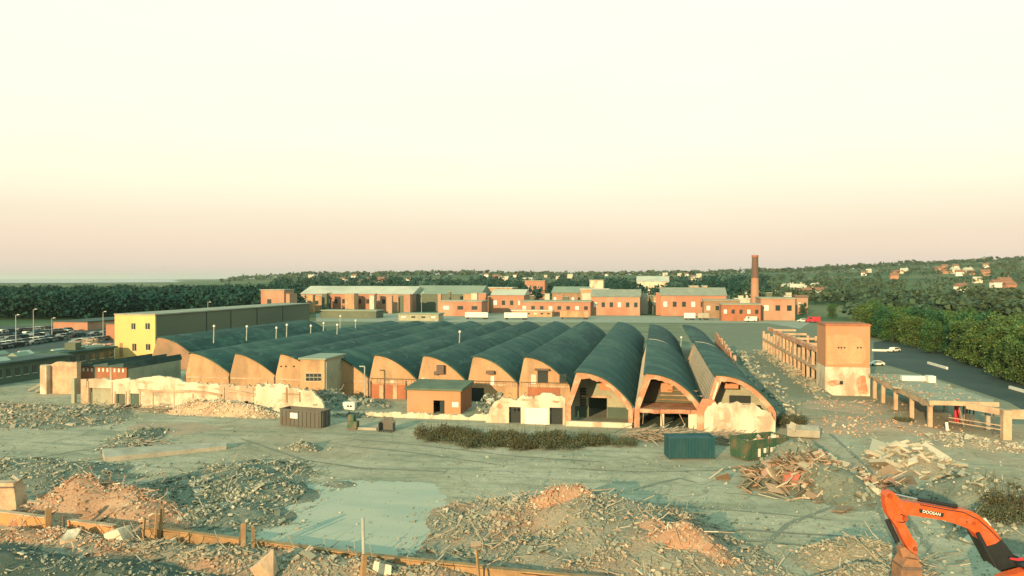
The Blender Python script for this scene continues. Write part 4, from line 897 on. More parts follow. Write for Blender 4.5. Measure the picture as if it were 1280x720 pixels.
# ------------------------------------------------------------------ skips and containers
def frame_rot(p0, p1):
    d = (p1 - p0); a = math.atan2(d.y, d.x); return a, d.length
def skip(name, label, p0, p1, depth, h, m, ribs=9, sign=False, taper=.0, rim=True, cat='skip', fill=None, floor=True):
    a, L = frame_rot(p0, p1)
    t = thing(name, label, cat, tuple(p0), a)
    w = .08; b = MB()
    b.hexa([(0, 0, .12), (L, 0, .12), (L, w, .12), (0, w, .12), (-taper, -taper, h), (L + taper, -taper, h), (L + taper, w - taper, h), (-taper, w - taper, h)])
    b.hexa([(0, depth - w, .12), (L, depth - w, .12), (L, depth, .12), (0, depth, .12), (-taper, depth + taper - w, h), (L + taper, depth + taper - w, h), (L + taper, depth + taper, h), (-taper, depth + taper, h)])
    b.hexa([(0, w, .12), (w, w, .12), (w, depth - w, .12), (0, depth - w, .12), (-taper, w - taper, h), (w - taper, w - taper, h), (w - taper, depth - w + taper, h), (-taper, depth - w + taper, h)])
    b.hexa([(L - w, w, .12), (L, w, .12), (L, depth - w, .12), (L - w, depth - w, .12), (L - w + taper, w - taper, h), (L + taper, w - taper, h), (L + taper, depth - w + taper, h), (L - w + taper, depth - w + taper, h)])
    b.build('body', m, t, world=False)
    if floor: q = MB(); q.box(.09, L - .09, .09, depth - .09, .1, .2); q.build('floor', m, t, world=False)
    for k in range(ribs):
        x = L * (k + .5) / ribs; q = MB(); q.hexa([(x - .07, -.1, .12), (x + .07, -.1, .12), (x + .07, -.004, .12), (x - .07, -.004, .12), (x - .07, -.1 - taper, h - .12), (x + .07, -.1 - taper, h - .12), (x + .07, -.004 - taper, h - .12), (x - .07, -.004 - taper, h - .12)]); q.build('rib', m, t, world=False)
    for k in range(3):
        y = depth * (k + .5) / 3; q = MB(); q.box(L + .004 + taper * .5, L + .1 + taper * .5, y - .07, y + .07, .14, h - .14); q.build('rib', m, t, world=False)
    if rim:
        q = MB(); T = taper
        q.box(-.08 - T, L + .08 + T, -.1 - T, .06 - T, h + .002, h + .15); q.box(-.08 - T, L + .08 + T, depth - .06 + T, depth + .1 + T, h + .002, h + .15)
        q.box(-.08 - T, .06 - T, .062 - T, depth - .062 + T, h + .002, h + .15); q.box(L - .06 + T, L + .08 + T, .062 - T, depth - .062 + T, h + .002, h + .15); q.build('rim', m, t, world=False)
    q = MB(); q.box(.2, L - .2, .2, .5, 0, .1); q.box(.2, L - .2, depth - .5, depth - .2, 0, .1); q.build('skid', MT['steel'], t, world=False)
    if sign: q = MB(); q.box(L * .27, L * .45, -.17 - taper, -.105 - taper, h * .5, h * .85); q.build('sign_plate', MT['whitep'], t, world=False)
    return t, L
t, L = skip('waste_skip', 'large grey ribbed open skip with a white sign before the cream gable stump', G(350, 531), G(401, 535.5), 2.5, 2.45, MT['greysteel'], 10, True)
b = MB()
for k in range(120): b.chunk((rnd.uniform(.3, L - .3), rnd.uniform(.3, 2.2), rnd.uniform(1.2, 1.9)), rnd.uniform(.2, .7))
o = b.build('skip_load', MT['rubble_grey'], world=False); o.location = t.location; o.rotation_euler = t.rotation_euler; tag(o, 'dark load of broken debris inside the grey skip', 'rubble', kind='stuff')
t, L = skip('closed_container', 'dark blue closed steel container on the yard before the scrap strips', G(836, 574.5), G(893.5, 574), 2.6, 2.65, MT['bluesteel'], 16, rim=True, cat='container')
q = MB(); q.box(-.02, L + .02, -.02, 2.62, 2.56, 2.64); q.build('roof', MT['bluesteel'], t, world=False)
q = MB()
for x in (.02, L - .16): q.box(x, x + .14, -.16, -.11, .1, 2.6)
q.build('corner_post', MT['bluesteel'], t, world=False)
t, L = skip('open_skip', 'green open topped skip between scrap strips and debris heap', G(934, 577), G(985, 571), 3.2, 2.5, MT['greensteel'], 7, cat='skip', taper=.1)
for x in (1.6, 2.5, 3.6): q = MB(); q.box(x, x + .35, -.22, -.112, .9 if x > 2 else .5, 1.5); q.build('label_plate', MT['whitep'], t, world=False)
b = MB()
for k in range(70): b.chunk((rnd.uniform(.3, L - .3), rnd.uniform(.3, 2.8), rnd.uniform(1.0, 2.5)), rnd.uniform(.3, .9))
o = b.build('skip_load', MT['rubble'], world=False); o.location = t.location; o.rotation_euler = t.rotation_euler; tag(o, 'mixed broken rubble filling the green skip', 'rubble', kind='stuff')

# small plant along the yard
p = G(434, 537.5)
t = thing('site_pump', 'small green pump unit standing beside a long pale beam', 'pump', tuple(p))
q = MB(); q.box(0, 1.5, 0, 1.1, .25, 1.3); q.build('housing', MT['greensteel'], t, world=False)
q = MB(); q.box(.1, 1.4, .1, 1.0, 0, .24); q.build('skid', MT['steel'], t, world=False)
q = MB(); q.box(.05, .95, .15, .95, 1.302, 2.3); q.build('tank', MT['greensteel'], t, world=False)
q = MB(); q.tube((1.2, .5, 1.3), (1.2, .5, 1.9), .07, n=8); q.build('exhaust', MT['black'], t, world=False)
p0, p1 = G(446, 537), G(471, 538)
q = MB(); q.bar(p0 + Vector((0, 0, .2)), p1 + Vector((0, 0, .2)), .35, .38); o = q.build('concrete_beam', MT['concrete'], loc=tuple(p0)); tag(o, 'long pale beam lying between the green pump and the bucket attachment', 'beam')
p = G(472.5, 539.5)
t = thing('bucket_attachment', 'grey steel bucket attachment parked at the end of the pale beam', 'bucket', tuple(p))
q = MB(); q.box(0, 2.3, 1.1, 1.25, .1, 1.6); q.box(0, .1, 0, 1.1, .1, 1.3); q.box(2.2, 2.3, 0, 1.1, .1, 1.3); q.box(.1, 2.2, -.15, 1.1, .02, .12); q.build('shell', MT['greysteel'], t, world=False)
for k in range(6): q = MB(); q.box(.12 + k * .38, .25 + k * .38, -.45, -.152, .02, .12); q.build('tooth', MT['greysteel'], t, world=False)
q = MB(); q.box(.4, 1.9, 1.26, 1.5, 1.2, 2.0); q.build('bracket', MT['greysteel'], t, world=False)
p = G(428.5, 513)
t = thing('white_cabinet', 'white boxy unit with two dark holes lying by the debris behind the wall', 'cabinet', tuple(p), .05)
q = MB(); q.box(0, 2.1, 0, 1.2, .1, 1.4); q.build('casing', MT['whitep'], t, world=False)
for x in (.95, 1.45): q = MB(); q.tube((x, -.03, .75), (x, -.006, .75), .2, n=10); q.build('port', MT['dark'], t, world=False)

# ------------------------------------------------------------------ rubble heaps
def heap(name, label, bumps, n, smin, smax, mm, mr, cat='rubble heap', seed=1, step=.55, warm=0, flat=.8, big=0):
    r = random.Random(seed)
    cs = [(G(a, c), rx, ry, h) for a, c, rx, ry, h in bumps]
    def hz(x, y):
        z = 0
        for p, rx, ry, h in cs:
            d = math.hypot((x - p.x) / rx, (y - p.y) / ry)
            d *= 1 + .25 * noise.noise(Vector((x * .22, y * .22, seed)))
            if d < 1: z += h * (.5 + .5 * math.cos(math.pi * d)) ** .85
        if z > .01: z += (.32 * noise.noise(Vector((x * .45, y * .45, seed + 9))) + .16 * noise.noise(Vector((x * 1.3, y * 1.3, seed)))) * min(1, z * 1.6)
        return z
    x0_ = min(p.x - rx for p, rx, ry, h in cs); x1_ = max(p.x + rx for p, rx, ry, h in cs); y0_ = min(p.y - ry for p, rx, ry, h in cs); y1_ = max(p.y + ry for p, rx, ry, h in cs)
    nx, ny = int((x1_ - x0_) / step) + 2, int((y1_ - y0_) / step) + 2
    c0 = Vector(((x0_ + x1_) / 2, (y0_ + y1_) / 2, 0))
    b = MB(); idx = {}
    Z = [[hz(x0_ + i * step, y0_ + j * step) for j in range(ny)] for i in range(nx)]
    for i in range(nx - 1):
        for j in range(ny - 1):
            if max(Z[i][j], Z[i + 1][j], Z[i][j + 1], Z[i + 1][j + 1]) > .03:
                f = []
                for u, v in ((i, j), (i + 1, j), (i + 1, j + 1), (i, j + 1)):
                    if (u, v) not in idx: idx[(u, v)] = len(b.v); b.v.append((x0_ + u * step, y0_ + v * step, Z[u][v] - .06))
                    f.append(idx[(u, v)])
                b.face(f)
    t = thing(name, label, cat, tuple(c0))
    b.build('mound', mm, t, smooth=True)
    q = MB(); k = 0; tries = 0; n = int(n * .62)
    while k < n and tries < n * 12:
        tries += 1
        x, y = r.uniform(x0_ - 1.5, x1_ + 1.5), r.uniform(y0_ - 1.5, y1_ + 1.5); z = hz(x, y)
        if r.random() > .12 + z * 1.1: continue
        dn = noise.noise(Vector((x * .30, y * .30, seed + 4)))
        if dn < -.05 and r.random() < .8: continue
        if not any(math.hypot((x - p.x) / rx, (y - p.y) / ry) < 1.0 + .35 * r.random() ** 2 for p, rx, ry, h in cs): continue
        s_ = smin + (smax - smin) * r.random() ** 4
        q.chunk((x, y, z + s_ * .08), s_, flat=flat, r=r); k += 1
    for k2 in range(int(n * .022)):
        for _ in range(30):
            x, y = r.uniform(x0_, x1_), r.uniform(y0_, y1_); z = hz(x, y)
            if z > .12: break
        else: continue
        e = Matrix.Rotation(r.random() * 6.3, 3, 'Z') @ Matrix.Rotation(r.uniform(-.6, .6), 3, 'X') @ Matrix.Rotation(r.uniform(-.5, .5), 3, 'Y')
        if k2 % 4 == 0: q.obox((x, y, z + .08), (smax * r.uniform(1.2, 2.4), smax * r.uniform(.8, 1.6), smax * .25), e)
        else:
            p0 = Vector((x, y, z + .05)); dd = e @ Vector((1, 0, .25)); l = r.uniform(.8, 2.4); p1 = p0 + dd * l * .5; p2 = p1 + (dd + Vector((r.uniform(-.5, .5), r.uniform(-.5, .5), r.uniform(-.2, .5)))) * l * .5
            q.bar(p0, p1, .07, .06); q.bar(p1, p2, .06, .05)
    o = q.build('rubble', mr, t); o['kind'] = 'stuff'
    return t
heap('rubble_heap', 'broad low grey rubble heap in the centre foreground of the yard', [(640, 655, 9.5, 8.5, 1.2), (720, 652, 11, 9.5, 1.6), (790, 665, 10, 8.5, 1.5), (850, 700, 9, 8, 1.3), (740, 700, 11, 7, .9), (600, 688, 7, 7, .7)], 15000, .07, .42, MT['mound'], MT['rubble_mix'], seed=2)
heap('rubble_heap', 'orange topped brick heap left of centre on the broad grey heap', [(705, 655, 6.0, 3.8, 2.2), (680, 660, 4.4, 3, 1.7), (732, 660, 4.6, 3, 1.8)], 3600, .07, .42, MT['mound_warm'], MT['rubble_warm'], seed=32)
heap('rubble_heap', 'orange topped brick heap at the right end of the broad grey heap', [(836, 698, 5.6, 3.6, 2.1), (812, 682, 4.2, 2.8, 1.9), (868, 706, 4.2, 2.8, 1.6)], 3200, .07, .42, MT['mound_warm'], MT['rubble_warm'], seed=33)
heap('rubble_heap', 'orange brick rubble heap behind the low kerb at the left', [(120, 632, 8, 5.5, 2.5), (170, 642, 6, 4.5, 1.6), (80, 642, 5, 4, 1.3), (205, 655, 5, 4, .8)], 6000, .08, .45, MT['mound_warm'], MT['rubble_warm'], seed=3)
heap('rubble_heap', 'grey green rubble spread behind the orange heap on the left', [(270, 610, 11, 9, .8), (320, 590, 8, 7, .6), (240, 645, 8, 5, .6), (340, 620, 6, 6, .5), (300, 648, 7, 5, .5)], 9000, .08, .5, MT['mound_grey'], MT['rubble_grey'], seed=4)
heap('rubble_heap', 'grey rubble spread at the left edge below the fallen beams', [(40, 525, 17, 8, .7), (95, 517, 13, 6, .8), (0, 515, 14, 9, 1.0), (130, 510, 8, 4, .5)], 7000, .1, .65, MT['mound_grey'], MT['rubble_mix'], seed=5)
heap('rubble_heap', 'dark grey spoil heap beside the concrete block at the left edge', [(50, 600, 12, 8, .8), (10, 585, 10, 6, .5), (100, 590, 8, 6, .4)], 3600, .08, .4, MT['mound_grey'], MT['rubble_grey'], seed=6)
heap('rubble_heap', 'whitish rubble bank along the foot of the cream facade', [(262, 517, 9, 2.6, 1.5), (290, 518, 8, 2.4, 1.3), (320, 520, 6, 2.2, 1.0), (240, 516, 5, 2.2, .9)], 4500, .1, .45, MT['concrete_warm'], MT['rubble_white'], seed=7)
heap('rubble_heap', 'small dark scrap heap alone on the open concrete yard', [(381, 561, 3.2, 2.0, .8), (372, 562, 2, 1.5, .4)], 700, .08, .5, MT['mound_grey'], MT['rubble_grey'], seed=8, step=.3)
heap('rubble_heap', 'tiny dark dirt heap near the pale wet concrete', [(426, 606, 2.4, 1.6, .35)], 160, .06, .25, MT['mound_grey'], MT['rubble_grey'], seed=9, step=.3)
heap('rubble_heap', 'heap of big pale concrete slabs in the middle of right yard', [(1140, 580, 6, 6, 1.5), (1160, 590, 4, 4, 1.1), (1120, 572, 4, 4, .9)], 900, .15, 1.7, MT['mound'], MT['rubble_slabs'], seed=10, flat=.4)
heap('rubble_heap', 'low pale rubble ridge below the canopy props', [(1215, 556, 7, 3, .7), (1245, 560, 5, 3, .7), (1190, 548, 4, 3, .6)], 1300, .1, .6, MT['mound'], MT['rubble_slabs'], seed=11)
heap('rubble_heap', 'pinkish rubble field on the ground before the brick tower', [(1060, 508, 10, 9, .35), (1095, 530, 9, 9, .3), (1140, 535, 8, 6, .3), (1040, 535, 6, 8, .3)], 1500, .06, .5, MT['dirt'], MT['rubble_warm'], seed=12)
heap('rubble_heap', 'warm rubble heap beside the excavator bucket', [(1065, 705, 5.5, 4, 1.2), (1100, 715, 5, 3.5, 1.0), (1040, 700, 4, 3, .7), (1090, 735, 6, 4, 1.5)], 4200, .07, .4, MT['mound'], MT['rubble_mix'], seed=13)
heap('rubble_heap', 'dark weedy spoil bank behind the orange excavator boom', [(1215, 632, 7, 6, 1.6), (1250, 640, 6, 6, 1.8), (1265, 670, 6, 6, 1.6), (1185, 625, 5, 4, .9)], 2200, .08, .6, MT['mound_grey'], MT['rubble_grey'], seed=14)
heap('rubble_heap', 'mixed foreground rubble in front of the kerb at left centre', [(330, 705, 8, 3.5, .9), (420, 712, 6, 3.5, .8), (250, 700, 6, 3, .8), (520, 718, 7, 3, .6), (190, 690, 5, 2.5, .6)], 6500, .06, .4, MT['mound'], MT['rubble_mix'], seed=15)
heap('rubble_heap', 'brick strewn foreground rubble under the orange kerb at far left', [(30, 672, 6, 3, .7), (90, 680, 6, 3, .6), (140, 690, 5, 3, .6)], 3000, .06, .35, MT['mound'], MT['rubble_warm'], seed=16)
heap('rubble_heap', 'dark rubble slope along the bottom left corner', [(60, 712, 12, 4, .6), (180, 722, 10, 3.5, .5), (-40, 700, 10, 5, .7)], 2000, .06, .4, MT['mound_shaded'], MT['rubble_grey'], seed=17)

heap('rubble_heap', 'long rubble and weed bank along the foot of the roofless frame', [(1024, 492, 2.6, 7, 1.5), (1012, 481, 2.4, 9, 1.3), (998, 471, 2.6, 10, 1.4), (984, 461, 2.4, 12, 1.2), (970, 451, 2.6, 14, 1.4), (958, 443, 2.6, 14, 1.2)], 2600, .12, 1.0, MT['mound_grey'], MT['rubble_mix'], seed=51, step=.7)
# debris heap with boards and sheets
t = heap('debris_heap', 'tall heap of broken boards, beams and sheets beside the green skip', [(1005, 600, 6.5, 6, 3.0), (1040, 615, 6, 5, 2.3), (985, 590, 5, 5, 2.2), (1060, 625, 4, 4, 1.2)], 500, .2, 1.0, MT['mound_grey'], MT['rubble_grey'], 'debris heap', seed=20)
r = random.Random(4); q = MB(); c = G(1015, 605)
for k in range(620):
    x, y = r.gauss(.8, 3.7), r.gauss(0, 3.2)
    z = max(.12, 3.2 * math.exp(-((x + .6) ** 2 / 22 + y * y / 16)))
    e = Matrix.Rotation(r.random() * 6.3, 3, 'Z') @ Matrix.Rotation(r.uniform(-.8, .8), 3, 'X') @ Matrix.Rotation(r.uniform(-.7, .7), 3, 'Y')
    d = (r.uniform(.8, 2.6), r.uniform(.3, 1.5), .06) if k % 3 == 0 else (r.uniform(1.2, 3.6), r.uniform(.08, .2), .1)
    q.obox((c.x + x, c.y + y, z + .1), d, e)
o = q.build('boards', MT['boards'], t); o['kind'] = 'stuff'
q = MB(); p = G(1035, 613); q.obox((p.x, p.y - 2.2, 1.7), (1.9, .9, .07), Matrix.Rotation(.5, 3, 'X') @ Matrix.Rotation(.1, 3, 'Y')); o = q.build('metal_sheet', MT['redp'], loc=(p.x, p.y - 2.2, 1.7)); tag(o, 'crumpled red sheet on the front of the debris heap', 'sheet')
p = G(988, 606)
for k, (dx, dy, dz, rot, nm, lb) in enumerate(((-1.7, -1.2, 1.2, .6, 'concrete_slab', 'large pinkish slab on the left flank of the debris heap'), (2.3, -2.6, .8, -.4, 'concrete_slab', 'tilted pale slab at the front foot of the debris heap'), (4.6, -1.6, 1.6, .3, 'plasterboard', 'broad pale board lying across the top of the debris heap'))):
    q = MB(); q.obox((p.x + dx, p.y + dy, dz), (2.3, 1.7, .22), Matrix.Rotation(rot, 3, 'Z') @ Matrix.Rotation(.75, 3, 'X') @ Matrix.Rotation(rot * .6, 3, 'Y')); o = q.build(nm, MT['concrete_warm'], loc=(p.x + dx, p.y + dy, dz)); tag(o, lb, 'slab')
# white bundle behind the debris heap
p = G(990, 546); q = MB(); q.obox((p.x + 1.5, p.y, .9), (4.4, 1.8, 1.1), Matrix.Rotation(-.1, 3, 'Z') @ Matrix.Rotation(.25, 3, 'X')); q.chunk((p.x + .3, p.y - .2, 1.5), 1.4); o = q.build('sheeted_bundle', MT['concrete'], loc=tuple(p)); tag(o, 'pale sheeted bundle just behind the green skip', 'bundle')
# scrap strips
def strips(label, px, py, w, d, h, n, seed, lmin=1.2, lmax=4.5):
    r = random.Random(seed); c = G(px, py); q = MB()
    for k in range(n):
        x, y = r.gauss(0, w / 2.3), r.gauss(0, d / 2.3); z = .08 + h * r.random() * math.exp(-(x / w) ** 2 - (y / d) ** 2)
        a = r.gauss(0, .55); l = r.uniform(lmin, lmax); p0 = Vector((c.x + x, c.y + y, z)); dd = Vector((math.cos(a), math.sin(a), r.uniform(-.15, .2)))
        p1 = p0 + dd * l * .5; p2 = p1 + (dd + Vector((r.uniform(-.4, .4), r.uniform(-.4, .4), r.uniform(-.25, .3)))) * l * .5
        for a_, b_ in ((p0, p1), (p1, p2)):
            a_.z = max(a_.z, .05); b_.z = max(b_.z, .05); q.bar(a_, b_, r.uniform(.06, .16), .05)
    o = q.build('scrap_heap', MT['strips'], loc=tuple(c)); return tag(o, label, 'scrap', kind='stuff')
strips('tangle of pale metal strips in front of the middle broken arch', 822, 549, 6.5, 2.2, 1.4, 330, 1)
strips('splayed pale strips between blue container and green skip', 905, 553, 4.0, 2.0, 1.5, 90, 2)
strips('thin scattered lath between the kerb posts in the foreground', 120, 680, 9, 2.5, .5, 130, 3, .6, 2.0)
strips('thin scattered lath on the rubble before the pale wet concrete', 380, 700, 10, 2.5, .5, 120, 4, .6, 2.0)
strips('dry scraps strewn near the excavator bucket', 1075, 700, 6, 3, .7, 120, 5, .5, 1.8)
strips('loose bars and laths on the rubble by the facade doorways', 190, 513, 7, 1.8, .5, 60, 6)
# scattered small stones over the yard
r = random.Random(77); q = MB()
for k in range(5200):
    px, py = r.uniform(-20, 1300), 505 + 215 * r.random() ** .8
    if 330 < px < 560 and r.random() < .75: continue
    p = G(px, py); q.chunk((p.x, p.y, .04), r.uniform(.07, .16) + .35 * r.random() ** 9, flat=.6, r=r)
o = q.build('scattered_stones', MT['rubble_grey']); tag(o, 'small stones strewn thinly over the whole yard', 'stones', kind='stuff')

# collapsed slab and the like on the left yard
t = thing('collapsed_wall', 'long pale wall panel lying flat across the left yard', 'wall', tuple(G(205, 572)))
q = MB(); a, c, e, f_ = G(131, 578), G(283, 562), G(283, 558.5), G(128, 570)
q.hexa([a + Vector((0, 0, -.02)), c + Vector((0, 0, -.02)), e + Vector((0, 0, -.02)), f_ + Vector((0, 0, -.02)), a + Vector((0, 0, .65)), c + Vector((0, 0, .5)), e + Vector((0, 0, .7)), f_ + Vector((0, 0, .95))]); q.build('panel_face', MT['concrete'], t)
strips('dark twisted bars beside the collapsed wall panel', 165, 556, 5, 3.2, .5, 70, 7, .8, 2.6)
heap('rubble_heap', 'dark rubble trail above the collapsed wall panel', [(172, 548, 4, 5, .7), (155, 560, 4, 4, .5), (185, 540, 4, 3, .5)], 900, .12, .6, MT['mound_grey'], MT['rubble_grey'], seed=31)
# concrete block left edge
p = G(-6, 637)
t = thing('concrete_block', 'big pale concrete block with a dark strap at the left edge', 'block', tuple(p))
q = MB(); q.hexa([(-1, 0, -.1), (2.5, 0, -.1), (2.2, 2, -.1), (-1, 2, -.1), (-.9, .2, 2.5), (1.9, .2, 2.7), (1.7, 1.6, 2.6), (-.9, 1.6, 2.5)]); q.build('block_body', MT['concrete_warm'], t, world=False)
q = MB(); q.hexa([(-1, -.02, 2.05), (2.03, .10, 2.2), (2.03, .2, 2.2), (-1, .1, 2.05), (-1, .1, 2.2), (1.98, .1, 2.35), (1.98, .2, 2.35), (-1, .2, 2.2)]); q.build('strap', MT['steel'], t, world=False)
q = MB(); q.chunk((1.7, .9, 3.0), .8); q.build('broken_stub', MT['concrete'], t, world=False)

# kerb wall with posts in the foreground
segs = [((-30, 652), (57, 664), 1.1, 'wall_orange', 'bright orange low kerb wall at the left edge of the foreground'),
        ((84, 665), (142, 673), .95, 'wall_orange', 'short orange kerb wall between the first two foreground posts'),
        ((176, 673), (300, 690), .9, 'timber', 'brown kerb wall between the tall post pair and the grey posts'),
        ((318, 690), (452, 708), .8, 'timber', 'brown kerb wall along the pale wet concrete, left of the tall stake'),
        ((454, 708), (604, 724), .8, 'timber', 'brown kerb wall along the pale wet concrete, right of the tall stake'),
        ((606, 724), (760, 738), .7, 'timber', 'low brown kerb wall sinking into the big central heap')]
for k, (a, c, h, mm, lb) in enumerate(segs):
    p0, p1 = G(*a), G(*c); ang, L = frame_rot(p0, p1)
    t = thing('kerb_wall', lb, 'kerb wall', tuple(p0), ang, 'kerb walls across the foreground')
    q = MB(); tp = jag([(0, h), (L, h)], 1.1, .05, 50 + k); q.prism([(0, -.2)] + tp + [(L, -.2)], 0, .35); q.build('wall_face', MT[mm], t, world=False)
    q = MB(); q.box(.05, L - .05, -.06, .5, h + .06, h + .16); q.build('capping', MT['concrete_warm'] if k < 2 else MT['timber'], t, world=False)
posts = [(60, 668, 2.4, .45, 'timber', 'thick timber stub post at the end of the bright orange kerb'), (80, 668, 1.6, .18, 'steel', 'thin bent stub beside the thick timber post'), (193, 680, 3.0, .22, 'timber', 'tall thin stake, left of the post pair behind the brown kerb'), (199, 677, 3.2, .35, 'timber', 'broader tall post of the pair behind the brown kerb'), (178, 682, 2.4, .18, 'timber', 'slim stake at the left end of the brown kerb'),
         (298, 696, 2.6, .22, 'greysteel', 'grey steel stub at the end of the brown kerb'), (304, 699, 2.9, .4, 'timber', 'stout yellowish post beside the grey steel stub'), (316, 697, 2.6, .22, 'timber', 'slim yellowish post right of the stout one'), (455, 722, 4.6, .26, 'pipe', 'tall pale pipe stake at the edge of the wet concrete'), (452, 738, 2.6, .42, 'timber', 'stout leaning timber in front of the tall pipe stake'), (600, 734, 2.8, .2, 'timber', 'slim stake where the kerb meets the big heap'), (224, 686, 1.6, .14, 'timber', 'short thin stick in front of the brown kerb')]
for k, (a, c, h, w, mm, lb) in enumerate(posts):
    p = G(a, c); q = MB(); lean = Vector((rnd.uniform(-.12, .12), rnd.uniform(-.1, .1), 1)) * h
    if mm in ('pipe', 'greysteel'): q.tube(p - Vector((0, 0, .2)), p + lean, w / 2, n=8)
    else: q.bar(p - Vector((0, 0, .2)), p + lean, w, w * .7)
    o = q.build('stub_post', MT[mm], loc=tuple(p)); tag(o, lb, 'post', 'stub posts along the kerb')
bl = [(88, 680, 1.5, 'white', 'pale pink triangular slab in front of the short orange kerb'), (150, 680, 1.8, 'white', 'cream broken block with a dark side below the kerb gap'), (368, 703, 1.4, 'white', 'cream angular slab leaning on the brown kerb'), (333, 722, 1.9, 'concrete_warm', 'large flat stone at the bottom edge left of centre'), (478, 722, 1.3, 'white', 'pale sheet leaning right of the stout timber'), (213, 684, .9, 'white', 'small cream block below the tall post pair'), (22, 658, 1.0, 'arch', 'red brown lump under the bright orange kerb')]
for k, (a, c, s_, mm, lb) in enumerate(bl):
    p = G(a, c); q = MB(); rr = random.Random(60 + k); q.chunk((p.x, p.y, s_ * .35), s_ * 1.25, r=rr); o = q.build('broken_block', MT[mm], loc=tuple(p)); tag(o, lb, 'block')
for k, (a, c, l, ang) in enumerate(((1205, 535, 3.2, 1.1), (1184, 540, 1.0, .2))):
    p = G(a, c); q = MB(); q.bar(p + Vector((0, 0, .2)), p + Vector((-.5 if k == 0 else .1, .6, 3.2 if k == 0 else 1.3)), .16 if k == 0 else .35, .12 if k == 0 else .35); o = q.build('leaning_post', MT['concrete'] if k == 0 else MT['whitep'], loc=tuple(p)); tag(o, ('long pale bar leaning under the canopy left of the red props', 'short white bollard on the dirt before the canopy')[k], 'post')

# ------------------------------------------------------------------ excavator
S = 1.0
p = G(1286, 789)
ED = p.y
def EP(px, py, dy=0): # point in the boom plane (parallel to the picture, 50 m out)
    r_ = ray(px, py); s_ = 50.0; q_ = cam.location + r_ * s_; return q_ + fw * dy
base = Vector((cam.location + ray(1298, 760) * 50)); base.z = 1.25
t = thing('excavator', 'orange tracked excavator reaching left with its bucket down', 'excavator', tuple(base))
hd = Vector((fw.x, fw.y, 0)).normalized()
def plate(name, pts, half, m, parent, smooth=False, off=0):
    P = [EP(a, c) for a, c in pts]; n = len(P); b = MB()
    b.add([q_ - hd * half + hd * off for q_ in P] + [q_ + hd * half + hd * off for q_ in P], [tuple(range(n)), tuple(range(2 * n - 1, n - 1, -1))] + [(k, n + k, n + (k + 1) % n, (k + 1) % n) for k in range(n)])
    return b.build(name, m, parent)
boom = plate('boom', [(1107, 616), (1112, 623), (1121, 632), (1128, 641), (1145, 643.5), (1176, 648), (1196, 654.5), (1206, 658.5), (1213, 663.5), (1216, 667), (1223, 676), (1229, 680), (1240, 677), (1247, 672), (1240, 662), (1230, 651), (1219, 642), (1209, 636.5), (1196, 634.5), (1190, 635), (1150, 628), (1124, 625), (1113, 613)], .38, MT['orange'], t)
plate('boom_foot', [(1220, 672), (1247, 671), (1262, 690), (1285, 704), (1290, 722), (1262, 722), (1232, 700)], .34, MT['black'], t)
arm = plate('arm', [(1103.5, 618), (1105.5, 614), (1110, 613.5), (1115, 616), (1121, 625), (1124, 636), (1131, 642), (1132, 648), (1128, 652), (1133, 661), (1138, 671), (1143, 677), (1143.5, 686), (1144.5, 691), (1140, 690.5), (1133, 685), (1126, 673), (1119, 658), (1113, 650), (1107, 641), (1104, 629)], .30, MT['orange'], t)
# arm seams / pins
for a, c, rr in ((1109, 618, .15), (1128, 646, .16), (1140.5, 684, .13), (1204, 650, .07), (1213, 652, .13)):
    q = MB(); q_ = EP(a, c); q.tube(q_ - hd * .45, q_ + hd * .45, rr, n=14); q.build('pin', MT['pinp'], t)
q = MB(); q.tube(EP(1112, 616) - hd * .1, EP(1146, 623.5) - hd * .1, .055, n=8); q.build('cylinder_rod', MT['chrome'], t)
q = MB(); q.tube(EP(1146, 623.5) - hd * .1, EP(1196, 633), .13, n=10); q.build('hydraulic_cylinder', MT['black'], t)
q = MB(); q.tube(EP(1109, 650), EP(1122, 677), .16, n=10); q.build('hydraulic_cylinder', MT['black'], t)
q = MB(); q.tube(EP(1122, 677), EP(1129, 687), .07, n=8); q.build('cylinder_rod', MT['chrome'], t)
for s_ in (-1, 1):
    q = MB(); q.tube(EP(1216, 663) + hd * .52 * s_, EP(1238, 704) + hd * .52 * s_, .14, n=10); q.build('lift_cylinder', MT['black'], t)
q = MB(); pts = [EP(*a) - hd * .42 for a in ((1146, 628.5), (1175, 634), (1200, 638), (1218, 647), (1232, 659), (1246, 673))]
for a, c in zip(pts, pts[1:]): q.tube(a, c, .035, n=6)
q.build('hydraulic_hose', MT['black'], t)
q = MB(); pts = [EP(1205 + 6, 640), EP(1229, 648.5), EP(1234, 655)]
q.tube(EP(1228, 647) - hd * .2, EP(1235, 656) - hd * .2, .09, n=8); q.build('work_lamp', MT['whitep'], t)
plate('step_cover', [(1226, 716), (1240, 708.5), (1262, 702.5), (1310, 698), (1310, 740), (1226, 740)], .35, MT['orange'], t, off=-1.25)
plate('hand_rail', [(1250, 690), (1260, 691), (1268, 689.5), (1290, 690), (1290, 693.5), (1268, 693), (1260, 693.6), (1250, 692.2)], .05, MT['redp'], t, off=-1.0)
plate('seam', [(1123, 640), (1131, 644), (1132, 649), (1126, 652), (1118, 651), (1117, 650), (1126, 650.5), (1130, 648), (1129, 645), (1122, 641)], .31, MT['black'], t)
plate('linkage', [(1122, 684), (1129, 682), (1138, 690), (1145, 693), (1147, 700), (1141, 703), (1128, 700)], .26, MT['bucket'], t)
bk = plate('bucket', [(1128, 694), (1141, 696), (1146, 703), (1146, 715), (1141, 730), (1129, 738), (1116, 738), (1120, 722), (1121, 706)], .62, MT['bucket'], t)
for k in range(5):
    q = MB(); c0 = EP(1118, 737) + hd * (-.5 + .25 * k); q.bar(c0, c0 + (EP(1112, 745) - EP(1118, 737)), .1, .1); q.build('bucket_tooth', MT['steel'], t)
